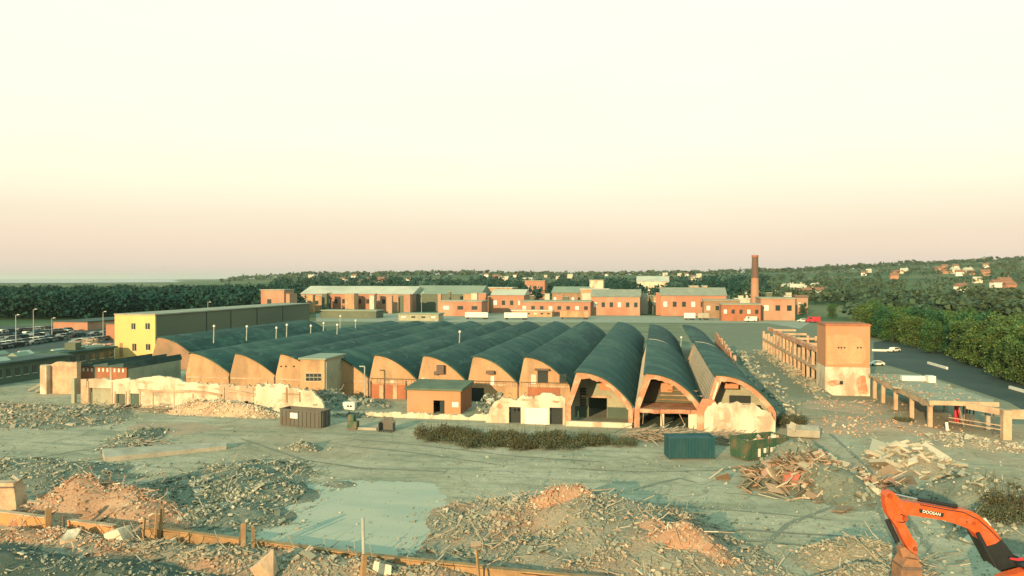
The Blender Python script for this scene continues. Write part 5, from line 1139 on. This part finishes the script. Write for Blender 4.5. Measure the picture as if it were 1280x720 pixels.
plate('bucket_rib', [(1121, 704), (1146, 705), (1146.5, 709), (1121, 708)], .66, MT['steel'], t)
# lettering
pl = plate('name_plate', [(1144.8, 633.6), (1176, 639.3), (1174.5, 644.2), (1145.5, 638.6)], .012, MT['black'], t, off=-.395)
tcu = bpy.data.curves.new('lettering', 'FONT'); tcu.body = 'DOOSAN'; tcu.size = .27; tcu.extrude = .006; tcu.align_x = 'CENTER'; tcu.align_y = 'CENTER'; tcu.space_character = 1.05; tcu.offset = .006
to = bpy.data.objects.new('lettering_curve', tcu); C.objects.link(to)
bpy.context.view_layer.update()
me = bpy.data.meshes.new_from_object(to.evaluated_get(bpy.context.evaluated_depsgraph_get())); bpy.data.objects.remove(to)
a_, b_ = EP(1145, 636), EP(1175.3, 641.6); xax = (b_ - a_).normalized(); nrm = -hd; yax = nrm.cross(xax).normalized(); nrm = xax.cross(yax)
mid = (EP(1144.8, 633.6) + EP(1176, 639.3) + EP(1174.5, 644.2) + EP(1145.5, 638.6)) / 4 - hd * .416
lo = bpy.data.objects.new('lettering', me); C.objects.link(lo); me.materials.clear(); me.materials.append(MT['whitep']); lo.parent = pl
lo.matrix_local = Matrix.Translation(mid - base) @ Matrix((xax, yax, nrm)).transposed().to_4x4()
# house, cab and tracks (mostly outside the frame)
rx = Vector((rt.x, rt.y, 0)); rot = Matrix.Rotation(math.atan2(rx.y, rx.x), 3, 'Z')
def lbox(name, m, x0_, x1_, y0_, y1_, z0_, z1_):
    q = MB(); q.obox(rot @ Vector(((x0_ + x1_) / 2, (y0_ + y1_) / 2, (z0_ + z1_) / 2)), (x1_ - x0_, y1_ - y0_, z1_ - z0_), rot); return q.build(name, m, t, world=False)
lbox('track', MT['black'], -2.4, 2.9, -1.75, -1.05, 0, 1.0); lbox('track', MT['black'], -2.4, 2.9, 1.05, 1.75, 0, 1.0)
lbox('undercarriage', MT['steel'], -1.2, 1.6, -1.04, 1.04, .4, 1.1)
lbox('house', MT['orange'], -1.5, 3.6, -1.5, 1.5, 1.25, 1.75)
lbox('engine_cover', MT['orange'], .6, 3.6, -1.5, 1.5, 1.76, 2.75)
cabm = lbox('cab', MT['glass'], -1.75, .1, -1.48, -.5, 1.76, 3.35)
for x in (-1.78, -.85, .04): lbox('cab_post', MT['black'], x, x + .09, -1.52, -1.43, 1.76, 3.35)
lbox('cab_roof', MT['black'], -1.85, .2, -1.55, -.45, 3.36, 3.46)
lbox('hand_rail', MT['redp'], .6, 3.0, -1.45, -1.40, 3.1, 3.16)

# ------------------------------------------------------------------ shrubs and trees
def foliage_blob(b, clumps, n, sz, r, shell=.5):
    tot = sum(c[3] * c[4] for c in clumps)
    for (x, y, z, rx_, rz_) in clumps:
        for k in range(int(n * rx_ * rz_ / tot)):
            while True:
                v = Vector((r.uniform(-1, 1), r.uniform(-1, 1), r.uniform(-1, 1)))
                if shell < v.length < 1.0 + .12 * r.random(): break
            b.leaf((x + v.x * rx_, y + v.y * rx_, z + v.z * rz_), sz * r.uniform(.6, 1.3), r=r)
def shrub(label, m, w, h, n, seed, cat='shrub', group=None):
    r = random.Random(seed); t = thing('wild_shrub', label, cat, (0, 0, 0), 0, group)
    b = MB(); cl = [(r.uniform(-w * .5, w * .5), r.uniform(-w * .3, w * .3), h * r.uniform(.05, .45), w * r.uniform(.10, .26), h * r.uniform(.18, .5)) for k in range(14)]
    foliage_blob(b, cl, n, .17, r, .1); b.v = [(x, y, max(z, .02)) for x, y, z in b.v]
    b.build('foliage', m, t, world=False)
    q = MB()
    for k in range(70):
        a = r.uniform(0, 6.3); x = r.uniform(-w * .5, w * .5); y_ = r.uniform(-w * .25, w * .25); q.tube((x, y_, 0), (x + math.cos(a) * .5, y_ + math.sin(a) * .5, h * r.uniform(.6, 1.25)), .025, .01, n=4)
    o = q.build('stems', MT['weed_brown'], t, world=False); o['kind'] = 'stuff'
    return t
protos = [shrub('x', MT['weed'], 5.5, 2.2, 3200, 1), shrub('x', MT['weed_brown'], 5.0, 2.1, 2800, 2), shrub('x', MT['weed'], 6.8, 1.6, 3400, 3)]
spots = [(542, 545, 1, 1.0, 'brownish shrub at the left end of the weed belt'), (563, 548, 1, .9, 'dry shrub second from the left of the weed belt'), (590, 552, 0, .9, 'grey green shrub before the right edge of brick hut'), (615, 553, 2, 1.1, 'tall green shrub before the left foot of the cream facade'), (640, 555, 0, 1.05, 'dark shrub under the first facade opening'), (664, 556, 2, .95, 'low dark shrub under the white shutter'), (690, 555, 0, 1.0, 'dark shrub under the second facade opening'), (715, 553, 2, 1.0, 'spreading shrub at the left foot of the left arch'), (742, 555, 0, .8, 'dark shrub under the plinth of the left arch'), (555, 551, 2, .8, 'low weeds spreading at the front left of the weed belt'), (602, 558, 2, .8, 'low weeds in front of the tall green shrub'), (655, 561, 1, .7, 'tawny weeds in front of the white shutter'), (700, 560, 2, .8, 'low weeds along the yard below the second opening'), (628, 549, 1, .8, 'tawny shrub against the broken left end of the facade'), (578, 543, 0, .7, 'dark shrub at the foot of the low broken wall strip'), (768, 555, 2, .8, 'last low shrub of the belt next to the scrap strips'),
         (985, 533, 1, .9, 'rusty brown shrub at the right foot of the vaults'), (992, 528, 0, .8, 'dark shrub behind the pale sheeted bundle'), (1225, 628, 0, .8, 'dark shrub on the spoil bank above the excavator boom'), (1252, 640, 1, .9, 'brown shrub on the spoil bank at the right edge'), (1275, 655, 1, 1.0, 'rusty shrub cut by the right edge above the excavator'), (1190, 622, 0, .6, 'small green shrub at the left tip of the spoil bank'), (1262, 668, 0, .8, 'green shrub on the bank just right of the boom bend'), (372, 488, 0, .7, 'green shrub in front of the third gable behind the wall'), (220, 606, 2, .4, 'flat weeds on the grey rubble of the left yard'), (1130, 527, 0, .5, 'small weed clump below the canopy')]
for k, (a, c, i, s_, lb) in enumerate(spots):
    p = G(a, c); zz = 1.3 if k in (18, 19, 20, 22) else 0
    o = protos[i] if k in (2, 0, 3) and False else copy_tree(protos[i], (p.x, p.y, zz), rnd.uniform(-.5, .5), s_, lb)
    o['group'] = 'wild shrubs on the demolition site'
def kill(o):
    for c_ in list(o.children): kill(c_)
    bpy.data.objects.remove(o)
for o in protos: kill(o)

def tree(label, m, h, w, n, seed, sz=.55):
    r = random.Random(seed); t = thing('tree', label, 'tree')
    q = MB(); q.tube((0, 0, -.3), (.1, 0, h * .45), .32, .2, n=7); q.tube((.1, 0, h * .45), (.2, .1, h * .85), .2, .06, n=6)
    for k in range(7):
        a = r.uniform(0, 6.3); z0 = h * r.uniform(.25, .6); q.tube((.05, 0, z0), (math.cos(a) * w * .35, math.sin(a) * w * .35, z0 + h * .22), .12, .03, n=5)
    q.build('trunk', MT['bark'], t, world=False)
    cl = [(0, 0, h * .55, w * .3, h * .36), (w * .1, 0, h * .22, w * .36, h * .2), (-w * .15, w * .1, h * .2, w * .32, h * .18)]
    for k in range(22):
        a = r.uniform(0, 6.3); rr = w * r.uniform(.14, .42); z = h * r.uniform(.16, .92); sh = 1 - .45 * abs(z / h - .5) * 1.6
        cl.append((math.cos(a) * rr * sh, math.sin(a) * rr * sh, z, w * r.uniform(.10, .20), h * r.uniform(.07, .14)))
    b = MB(); foliage_blob(b, cl, n, sz, r, .35); b.build('crown', m, t, world=False)
    return t
TL = ['broad olive green tree in the belt beyond the road', 'yellowish green tree in the belt beyond the road', 'dark green tree in the belt beyond the road']
tp = [tree(TL[0], MT['leaf'], 13, 11, 5200, 1, .40), tree(TL[1], MT['leaf_y'], 11.5, 10.5, 4800, 2, .40), tree(TL[2], MT['leaf_g'], 12.5, 10, 4800, 3, .40)]
r = random.Random(21); cnt = 0
line = [(1085, 421), (1120, 428), (1160, 437), (1200, 449), (1245, 464), (1290, 480), (1340, 500)]
for row in range(5):
    for k in range(17):
        f_ = k / 16 * (len(line) - 1); i = min(int(f_), len(line) - 2); u = f_ - i
        px = line[i][0] + (line[i + 1][0] - line[i][0]) * u; py = line[i][1] + (line[i + 1][1] - line[i][1]) * u
        p = G(px, py); d = Vector((p.x, p.y, 0)).normalized()
        p = p + d * (row * 9 + r.uniform(-3, 3)) + Vector((r.uniform(-3, 3), r.uniform(-3, 3), 0))
        o = tp[cnt % 3] if False else copy_tree(tp[r.choice((0, 0, 1, 1, 2))], (p.x, p.y, 0), r.uniform(0, 6.3), r.uniform(.70, 1.0) + (.12 if row else 0)); cnt += 1
        o['group'] = 'belt of trees beyond the road'
        nm = o['label']
# a few nearer trees and garden trees around the far works
for k, (a, c, i, s_, lb) in enumerate(((914, 383, 2, .8, 'dark round tree right of the far brick works'), (818, 381, 2, .8, 'dark tree between the two right hand brick works'), (600, 384, 2, .9, 'dark tree in front of the far wood behind the green shed'), (1003, 388, 0, .8, 'green tree right of the tall chimney'), (1003, 394, 2, .6, 'dark tree near the red van'), (1040, 398, 0, .7, 'olive tree behind the brick stair tower'), (645, 378, 2, .9, 'dark tree behind the middle brick works'), (928, 381, 0, .7, 'small tree left of the chimney foot'))):
    p = G(a, c); o = copy_tree(tp[i], (p.x, p.y, 0), k, s_, lb); o['group'] = 'trees around the far works'
for o in tp: kill(o)

def woods(name, label, spots_, m, leaf_n, sz, h, w, seed):
    r = random.Random(seed); b = MB()
    for (x, y) in spots_:
        z = terr(x, y); hh = h * r.uniform(.65, 1.15); ww = w * r.uniform(.7, 1.2)
        for k in range(leaf_n):
            while True:
                v = Vector((r.uniform(-1, 1), r.uniform(-1, 1), r.uniform(-1, 1)))
                if .55 < v.length < 1: break
            if v.z < -.2 and r.random() < .5: v.z = -v.z
            b.leaf((x + v.x * ww * .5, y + v.y * ww * .5, z + hh * .55 + v.z * hh * .47), sz * r.uniform(.6, 1.3), r=r)
    o = b.build(name, m); return tag(o, label, 'woods', kind='stuff')
r = random.Random(5)
sp = []
for k in range(1500):
    px = r.uniform(-60, 372); zc = 430 + 520 * r.random() ** 1.3; q_ = cam.location + ray(px, 348) * zc; sp.append((q_.x, q_.y))
woods('woodland', 'dark dense wood filling the distance on the left', sp, MT['leaf_dark'], 85, 1.8, 14.5, 13, 1)
sp = []
for k in range(900):
    px = r.uniform(340, 960); zc = 680 + 900 * r.random() ** 1.2; q_ = cam.location + ray(px, 348) * zc; sp.append((q_.x, q_.y))
woods('woodland', 'blue green wood behind the far brick works', sp, MT['leaf_dark'], 34, 3.0, 15, 14, 2)
sp = []
for k in range(1700):
    px = r.uniform(930, 1330); zc = (600 if px < 1065 else 420) + 2600 * r.random() ** 1.7; q_ = cam.location + ray(px, 348) * zc
    if noise.noise(Vector((q_.x / 170, q_.y / 170, 3))) > -.08: sp.append((q_.x, q_.y))
woods('woodland', 'patchy woods and hedges climbing the hill on the right', sp, MT['leaf_far'], 36, 2.6, 11, 14, 3)
sp = []
for k in range(800):
    px = r.uniform(280, 1320); zc = 2300 + 1000 * r.random(); q_ = cam.location + ray(px, 348) * zc; sp.append((q_.x, q_.y))
woods('woodland', 'thin line of trees along the far skyline', sp, MT['leaf_far'], 10, 10, 14, 34, 4)

# ------------------------------------------------------------------ far works, chimney, houses, vehicles
def works(label, px0, px1, Y, ytop, ybase, depth, m, rm, nwin=0, pitched=False, cat='building'):
    x0_, x1_ = XY(px0, Y), XY(px1, Y); z = ZY((px0 + px1) / 2, ytop, Y); t = thing('brick_works', label, cat, ((x0_ + x1_) / 2, Y, 0))
    box1('wall', m, t, x0_, x1_, Y, Y + depth, -.2, z)
    if pitched:
        b = MB(); b.prism([(Y - .6, z + .02), (Y + depth / 2, z + depth * .16), (Y + depth + .6, z + .02)], x0_ - .6, x1_ + .6, ax='x'); b.build('roof', rm, t)
    else: box1('roof', rm, t, x0_ - .5, x1_ + .5, Y - .5, Y + depth + .5, z + .01, z + .6)
    for k in range(nwin):
        w0 = x0_ + (x1_ - x0_) * (k + .3) / nwin; w1 = x0_ + (x1_ - x0_) * (k + .7) / nwin
        w = box1('window', MT['glass'] if k % 3 else MT['whitep'], t, w0, w1, Y - .12, Y - .02, z * .45, z * .7)
    return t
works('long orange brick works with pale sheet roof left of centre', 376, 515, 510, 367.5, 390, 34, MT['brickf'], MT['paleroof'], 14, True)
works('pale blotched brick annex at the left end of the long works', 374, 402, 500, 370, 390, 12, MT['gable'], MT['concrete'], 2)
works('dark shed with broad pale green roof right of the long works', 515, 600, 520, 368, 390, 38, MT['cladding'], MT['greenroof'], 0, True)
works('low orange works with cream loading front below the green roof', 549, 602, 455, 377, 396, 18, MT['brickf'], MT['concrete'], 3)
works('flat orange brick works right of the green roof shed', 614, 655, 500, 369, 388, 24, MT['brickf'], MT['paleroof'], 4, True)
works('long low red brick works in the centre behind the vault ends', 650, 738, 470, 377.5, 392, 24, MT['brickf'], MT['slab'], 8)
works('small pink brick building high above the centre works', 656, 681, 800, 351, 368, 20, MT['brickf'], MT['slab'], 3)
works('tall red brick works with stepped top right of the white block', 739, 800, 480, 371, 393, 28, MT['brickf'], MT['slab'], 6, True)
works('tan brick works behind the stepped red works', 726, 760, 520, 362, 388, 20, MT['gable'], MT['paleroof'], 2)
works('orange brick works with pale patches left of the chimney', 826, 908, 480, 369.5, 393, 30, MT['brickf'], MT['slab'], 7, True)
works('low dark arcade of brick bays at the chimney foot', 902, 951, 430, 381, 399, 14, MT['brick'], MT['slab'], 5)
works('low brick works right of the chimney with flat roof', 951, 994, 440, 373.5, 396, 22, MT['brickf'], MT['slab'], 3)
works('cream tall block rising in the middle distance', 737, 754, 620, 350.5, 376, 14, MT['white'], MT['concrete'], 2)
works('small cream shed with white roof beside the chimney', 919, 938, 520, 374, 380, 12, MT['white'], MT['paleroof'], 0)
works('wide white roofed shed far behind the red works', 796, 836, 900, 352, 362, 40, MT['white'], MT['paleroof'], 0, True)
works('pale pink shed far behind the works right of it', 862, 884, 760, 358, 368, 25, MT['gable'], MT['paleroof'], 2)
works('little orange brick lodge left of the long works', 358, 374, 470, 376, 394, 10, MT['brickf'], MT['slab'], 2)
works('low grey green shed in front of the long works', 400, 470, 420, 389, 397, 12, MT['cladding'], MT['greenroof'], 0)
works('low pale green lean-to before the green roofed shed', 498, 548, 400, 393, 402, 10, MT['inner'], MT['greenroof'], 4)
works('cream low annex along the foot of the centre works', 640, 690, 455, 389, 396, 8, MT['gable'], MT['paleroof'], 6)
works('salmon brick works stepped back between centre and right works', 790, 832, 540, 371, 388, 22, MT['gable'], MT['slab'], 5)
works('tan low sheds joining the right works to the arcade', 880, 925, 460, 376, 395, 16, MT['gable_dim'], MT['slab'], 4)
works('pale brick works set back behind the long flat orange works', 600, 640, 620, 360, 376, 24, MT['gable'], MT['paleroof'], 5)
works('long grey roofed sheds set back left of the white block', 690, 735, 600, 366, 380, 30, MT['gable_dim'], MT['greenroof'], 6, True)
works('little orange brick house right of the chimney works', 996, 1010, 520, 372, 386, 10, MT['brickf'], MT['tile'], 2, True)
works('salmon brick block behind the right works', 850, 905, 560, 362, 384, 18, MT['gable'], MT['paleroof'], 7)
r = random.Random(31)
for k in range(46):   # roof plant and stacks on the far works
    px = r.uniform(380, 990); Y_ = r.uniform(478, 530); x_ = XY(px, Y_); w_ = r.uniform(1.0, 3.4); z_ = ZY(px, 366 + r.uniform(-1, 5), Y_)
    t = thing('plant_housing', 'small boxy plant housing among the roofs of the far brick works', 'plant housing', (x_, Y_, 0), 0, 'plant housings on the far works')
    b = MB(); b.box(x_ - w_, x_ + w_, Y_, Y_ + 2 * w_, 0, z_); b.build('casing', (MT['gable'], MT['paleroof'], MT['brickf'], MT['cladding'])[k % 4], t)
    b = MB(); b.box(x_ - w_ - .2, x_ + w_ + .2, Y_ - .2, Y_ + 2 * w_ + .2, z_ + .01, z_ + .3); b.build('lid', MT['concrete'], t)
# chimney
p = G(943.5, 394); hC = ZY(943.5, 319, p.y)
t = thing('factory_chimney', 'tall tapering red brick chimney with a dark weathered top', 'chimney', (p.x, p.y, 0))
q = MB(); q.tube((p.x, p.y, 0), (p.x, p.y, hC * .62), 2.75, 2.25, n=20, cap=False); q.build('shaft', MT['brickf'], t)
q = MB(); q.tube((p.x, p.y, hC * .62), (p.x, p.y, hC * .965), 2.25, 1.9, n=20, cap=False); q.build('upper_shaft', mat('sooty_brick', (.17, .105, .075), (.13, .085, .065), .2, .9), t)
q = MB(); q.tube((p.x, p.y, hC * .965), (p.x, p.y, hC), 2.15, 2.15, n=20); q.build('cap_ring', MT['brick'], t)
q = MB(); q.box(p.x - 3.6, p.x + 3.6, p.y - 3.6, p.y + 3.6, 0, 6.0); q.build('plinth', MT['brickf'], t)
# houses on the far slopes
def house(label, m, rm):
    t = thing('far_house', label, 'house', (0, 0, 0), 0, 'houses on the far slopes')
    q = MB(); q.box(-5, 5, -3.5, 3.5, -2, 5.2); q.build('wall', m, t, world=False)
    q = MB(); q.prism([(-4.1, 5.22), (0, 8.2), (4.1, 5.22)], -5.4, 5.4, ax='x'); q.build('roof', rm, t, world=False)
    q = MB(); q.box(3, 3.8, -.4, .4, 7.2, 9.4); q.build('chimney', rm, t, world=False)
    return t
hp = [house('small white house on the far slope', MT['whitep'], MT['tile']), house('small orange brick house on the far slope', MT['brickf'], MT['tile']), house('small cream house with a pale roof on the far slope', MT['white'], MT['paleroof'])]
r = random.Random(8)
for k in range(66):
    cx_, cz = r.choice(((1010, 900), (1215, 1250), (1190, 1600), (960, 800), (1120, 1500), (1240, 1000), (460, 1700), (650, 2000), (850, 1800), (700, 2300)))
    px = cx_ + r.gauss(0, 26); zc = cz * r.uniform(.85, 1.2); q_ = cam.location + ray(px, 348) * zc
    copy_tree(r.choice(hp), (q_.x, q_.y, terr(q_.x, q_.y)), r.uniform(-.5, .5), r.uniform(.9, 1.5))
for o in hp: kill(o)
# vehicles
def car(label, m, px, py, rz, s_=1, van=False):
    p = G(px, py); t = thing('parked_van' if van else 'parked_car', label, 'van' if van else 'car', (p.x, p.y, 0), rz)
    L, Hh = (5.4, 2.2) if van else (4.4, 1.0)
    q = MB()
    if van: q.prism([(-2.7, .4), (-2.7, 1.2), (-2.0, 1.35), (-1.6, 2.25), (2.65, 2.3), (2.7, .4)], -.95, .95)
    else: q.prism([(-2.2, .35), (-2.2, .8), (-1.1, .95), (-.5, 1.45), (1.2, 1.45), (1.8, .98), (2.2, .9), (2.2, .35)], -.88, .88)
    q.build('body', m, t, world=False)
    q = MB()
    if van: q.prism([(-1.85, 1.4), (-1.58, 2.05), (-.8, 2.05), (-.8, 1.4)], -.97, .97)
    else: q.prism([(-.95, .98), (-.45, 1.36), (1.1, 1.36), (1.55, .98)], -.9, .9)
    q.build('window', MT['glass'], t, world=False)
    for x in (-1.4, 1.4):
        for y in (-.86, .86): q = MB(); q.tube((x, y - .1, .33), (x, y + .1, .33), .33, n=10); q.build('wheel', MT['black'], t, world=False)
    t.scale = (s_,) * 3
    return t
car('red van parked on the far road left of the tree belt', MT['redp'], 1016, 403, .2, 1.3, True)
car('white car beside the red van', MT['whitep'], 1003, 402.5, .1, 1.2)
car('white van near the chimney foot', MT['whitep'], 938, 402, .3, 1.2, True)
car('white car parked on the dark road by the tree belt', MT['whitep'], 1117, 440, .7, 1.0)
car('pale car at the near edge of the dark road behind the canopy', MT['whitep'], 1095, 457, .2, .9)
car('grey car parked left of the white van', MT['cargrey'], 905, 400, .1, 1.1)
cp = [car('dark parked car in a row among the left sheds', MT[m_], 20, 412, 0) for m_ in ('cargrey', 'black', 'bluesteel', 'whitep')]
r = random.Random(19)
for row, (xa_, ya_, xb_, yb_, n_) in enumerate(((-8, 438, 78, 425, 13), (-8, 434, 82, 421.5, 14), (-8, 427.5, 84, 417, 16), (-8, 423.5, 84, 414, 17), (-8, 417.5, 64, 411.5, 15), (88, 430, 140, 424, 9), (88, 422, 140, 417.5, 10))):
    for k in range(n_):
        if r.random() < .22: continue
        u = k / (n_ - 1); p = G(xa_ + (xb_ - xa_) * u, ya_ + (yb_ - ya_) * u); i_ = r.choice((0, 0, 0, 1, 1, 2, 2, 3))
        o = copy_tree(cp[i_], (p.x, p.y, 0), math.pi / 2 + r.uniform(-.06, .06), 1.12, 'white parked car in a row among the left sheds' if i_ == 3 else None); o['group'] = 'cars parked among the left sheds'
for o in cp: kill(o)
for k, (a, c, mm, lb) in enumerate(((596, 399, 'whitep', 'white lorry trailer left of the two on the works road'), (645, 399.5, 'whitep', 'white lorry trailer right of the two on the works road'), (718, 399, 'gable', 'long cream trailer parked before the centre works'), (862, 400, 'whitep', 'short white trailer before the right works'), (879, 400, 'concrete', 'grey box trailer beside the short white trailer'))):
    p = G(a, c); t = thing('lorry_trailer', lb, 'trailer', (p.x, p.y, 0), 0, 'trailers on the works road'); L = (13, 13, 16, 6, 6)[k]
    q = MB(); q.box(-L / 2, L / 2, -1.2, 1.2, 1.1, 3.9 if k != 2 else 4.5); q.build('box_body', MT[mm], t, world=False)
    q = MB(); q.box(-L / 2 + .2, L / 2 - .2, -.9, .9, .8, 1.09); q.build('chassis', MT['black'], t, world=False)
    for x in (L / 2 - 1, L / 2 - 2.3, -L / 2 + 1.2):
        q = MB(); q.tube((x, -1.15, .5), (x, -.85, .5), .5, n=10); q.build('wheel', MT['black'], t, world=False); q = MB(); q.tube((x, .85, .5), (x, 1.15, .5), .5, n=10); q.build('wheel', MT['black'], t, world=False)
# white barriers by the dark road
for k, (a, c, e, f_, lb) in enumerate(((1160, 455, 1184, 462, 'long white barrier lying on the dark road'), (1262, 486, 1290, 494, 'white barrier on the dark road at the right edge'), (1090, 439, 1112, 439.5, 'pale kerb line on the dark road near the tower'))):
    q = MB(); q.bar(G(a, c) + Vector((0, 0, .35)), G(e, f_) + Vector((0, 0, .35)), .4, .6); o = q.build('road_barrier', MT['whitep'], loc=tuple(G(a, c))); tag(o, lb, 'barrier')
# lamp posts
def lamp(label, px, py, ytop):
    p = G(px, py); h = ZY(px, ytop, p.y); t = thing('lamp_post', label, 'lamp post', (p.x, p.y, 0), 0, 'lamp posts among the left sheds')
    q = MB(); q.tube((0, 0, 0), (0, 0, h), .16, .1, n=8); q.build('pole', MT['pipe'], t, world=False)
    q = MB(); q.tube((0, 0, h), (1.1, 0, h + .15), .07, n=6); q.build('arm', MT['pipe'], t, world=False)
    q = MB(); q.box(.7, 1.5, -.2, .2, h + .1, h + .3); q.build('lamp_head', MT['whitep'], t, world=False)
for a in (('lamp post furthest left against the dark wood', 20, 432, 394), ('lamp post left of the low orange brick building', 42, 428, 387), ('lamp post at the corner of the low orange brick building', 65, 424, 398), ('lamp post behind the yellow end wall', 129, 420, 390), ('thin lamp post beyond the roof of the grey factory', 260, 412, 378), ('lamp post standing by the green roof shed', 527, 400, 366)): lamp(*a)
# roof vents
vl = [(267, 424, 'leftmost leaning roof vent on the vaults'), (308, 421, 'tall roof vent right of the leftmost leaning one'), (345, 423, 'left pipe vent of the pair on the mid left vaults'), (358, 422, 'right pipe vent of the pair on the mid left vaults'), (388, 420, 'small bright vent on the vaults behind the windowed block'), (404, 416, 'thin roof vent near the end of the grey factory'), (421, 422, 'slim vent below the small bright one'), (444, 412, 'bright white vent furthest right on the left vaults'), (574, 429, 'lone dark vent on the middle vaults'), (425, 408, 'short vent at the back of the left vaults'), (851, 434, 'white marker post in the valley by the right vaults')]
for k, (a, c, lb) in enumerate(vl):
    p = G(a, c, 7.4 if k < 10 else 3.6); t = thing('roof_vent', lb, 'vent', tuple(p), 0, 'vents on the vaulted roofs'); h = 2.6 if k % 3 else 3.2
    q = MB(); q.tube((0, 0, -1), (.15, 0, h), .14, n=7); q.build('pipe', MT['pipe'], t, world=False)
    q = MB(); q.tube((.15, 0, h), (.15, 0, h + .45), .34, .22, n=8); q.build('cowl', MT['whitep'], t, world=False)
# loose debris along the right side of the vaults
heap('rubble_heap', 'dark debris line along the right side of the vaults', [(985, 525, 3, 9, .8), (975, 505, 3, 12, .7), (962, 487, 3.4, 16, .7), (950, 470, 3.4, 18, .7), (938, 455, 3.4, 20, .7), (930, 445, 3, 18, .8)], 1300, .15, 1.0, MT['mound_grey'], MT['rubble_grey'], seed=41, step=.8)
heap('rubble_heap', 'debris of broken roofs on ground between facade and gables', [(300, 490, 16, 5, 1.8), (220, 484, 18, 5, 1.6), (440, 508, 8, 5, 1.6), (350, 495, 9, 5, 1.6)], 1800, .2, 1.2, MT['mound_grey'], MT['rubble_grey'], seed=42, step=.8)
heap('rubble_heap', 'dark loose rubble beside the white boxy unit', [(412, 505, 5, 4, 2.6), (440, 520, 6, 2, .5)], 800, .2, .9, MT['mound_grey'], MT['rubble_grey'], seed=43)

# ------------------------------------------------------------------ haze
q = MB(); q.box(-31000, 31000, -31000, 31000, -1.2, 135)
hz_m = bpy.data.materials.new('haze'); hz_m.use_nodes = True; t_ = hz_m.node_tree; t_.nodes.clear()
mo = t_.nodes.new('ShaderNodeOutputMaterial'); pv = t_.nodes.new('ShaderNodeVolumePrincipled'); pv.inputs['Color'].default_value = (.80, .88, .80, 1); pv.inputs['Density'].default_value = 4.5e-5; pv.inputs['Anisotropy'].default_value = .2
t_.links.new(pv.outputs[0], mo.inputs['Volume'])
o = q.build('haze', hz_m); o['kind'] = 'stuff'; o['label'] = 'thin evening haze over the whole site'
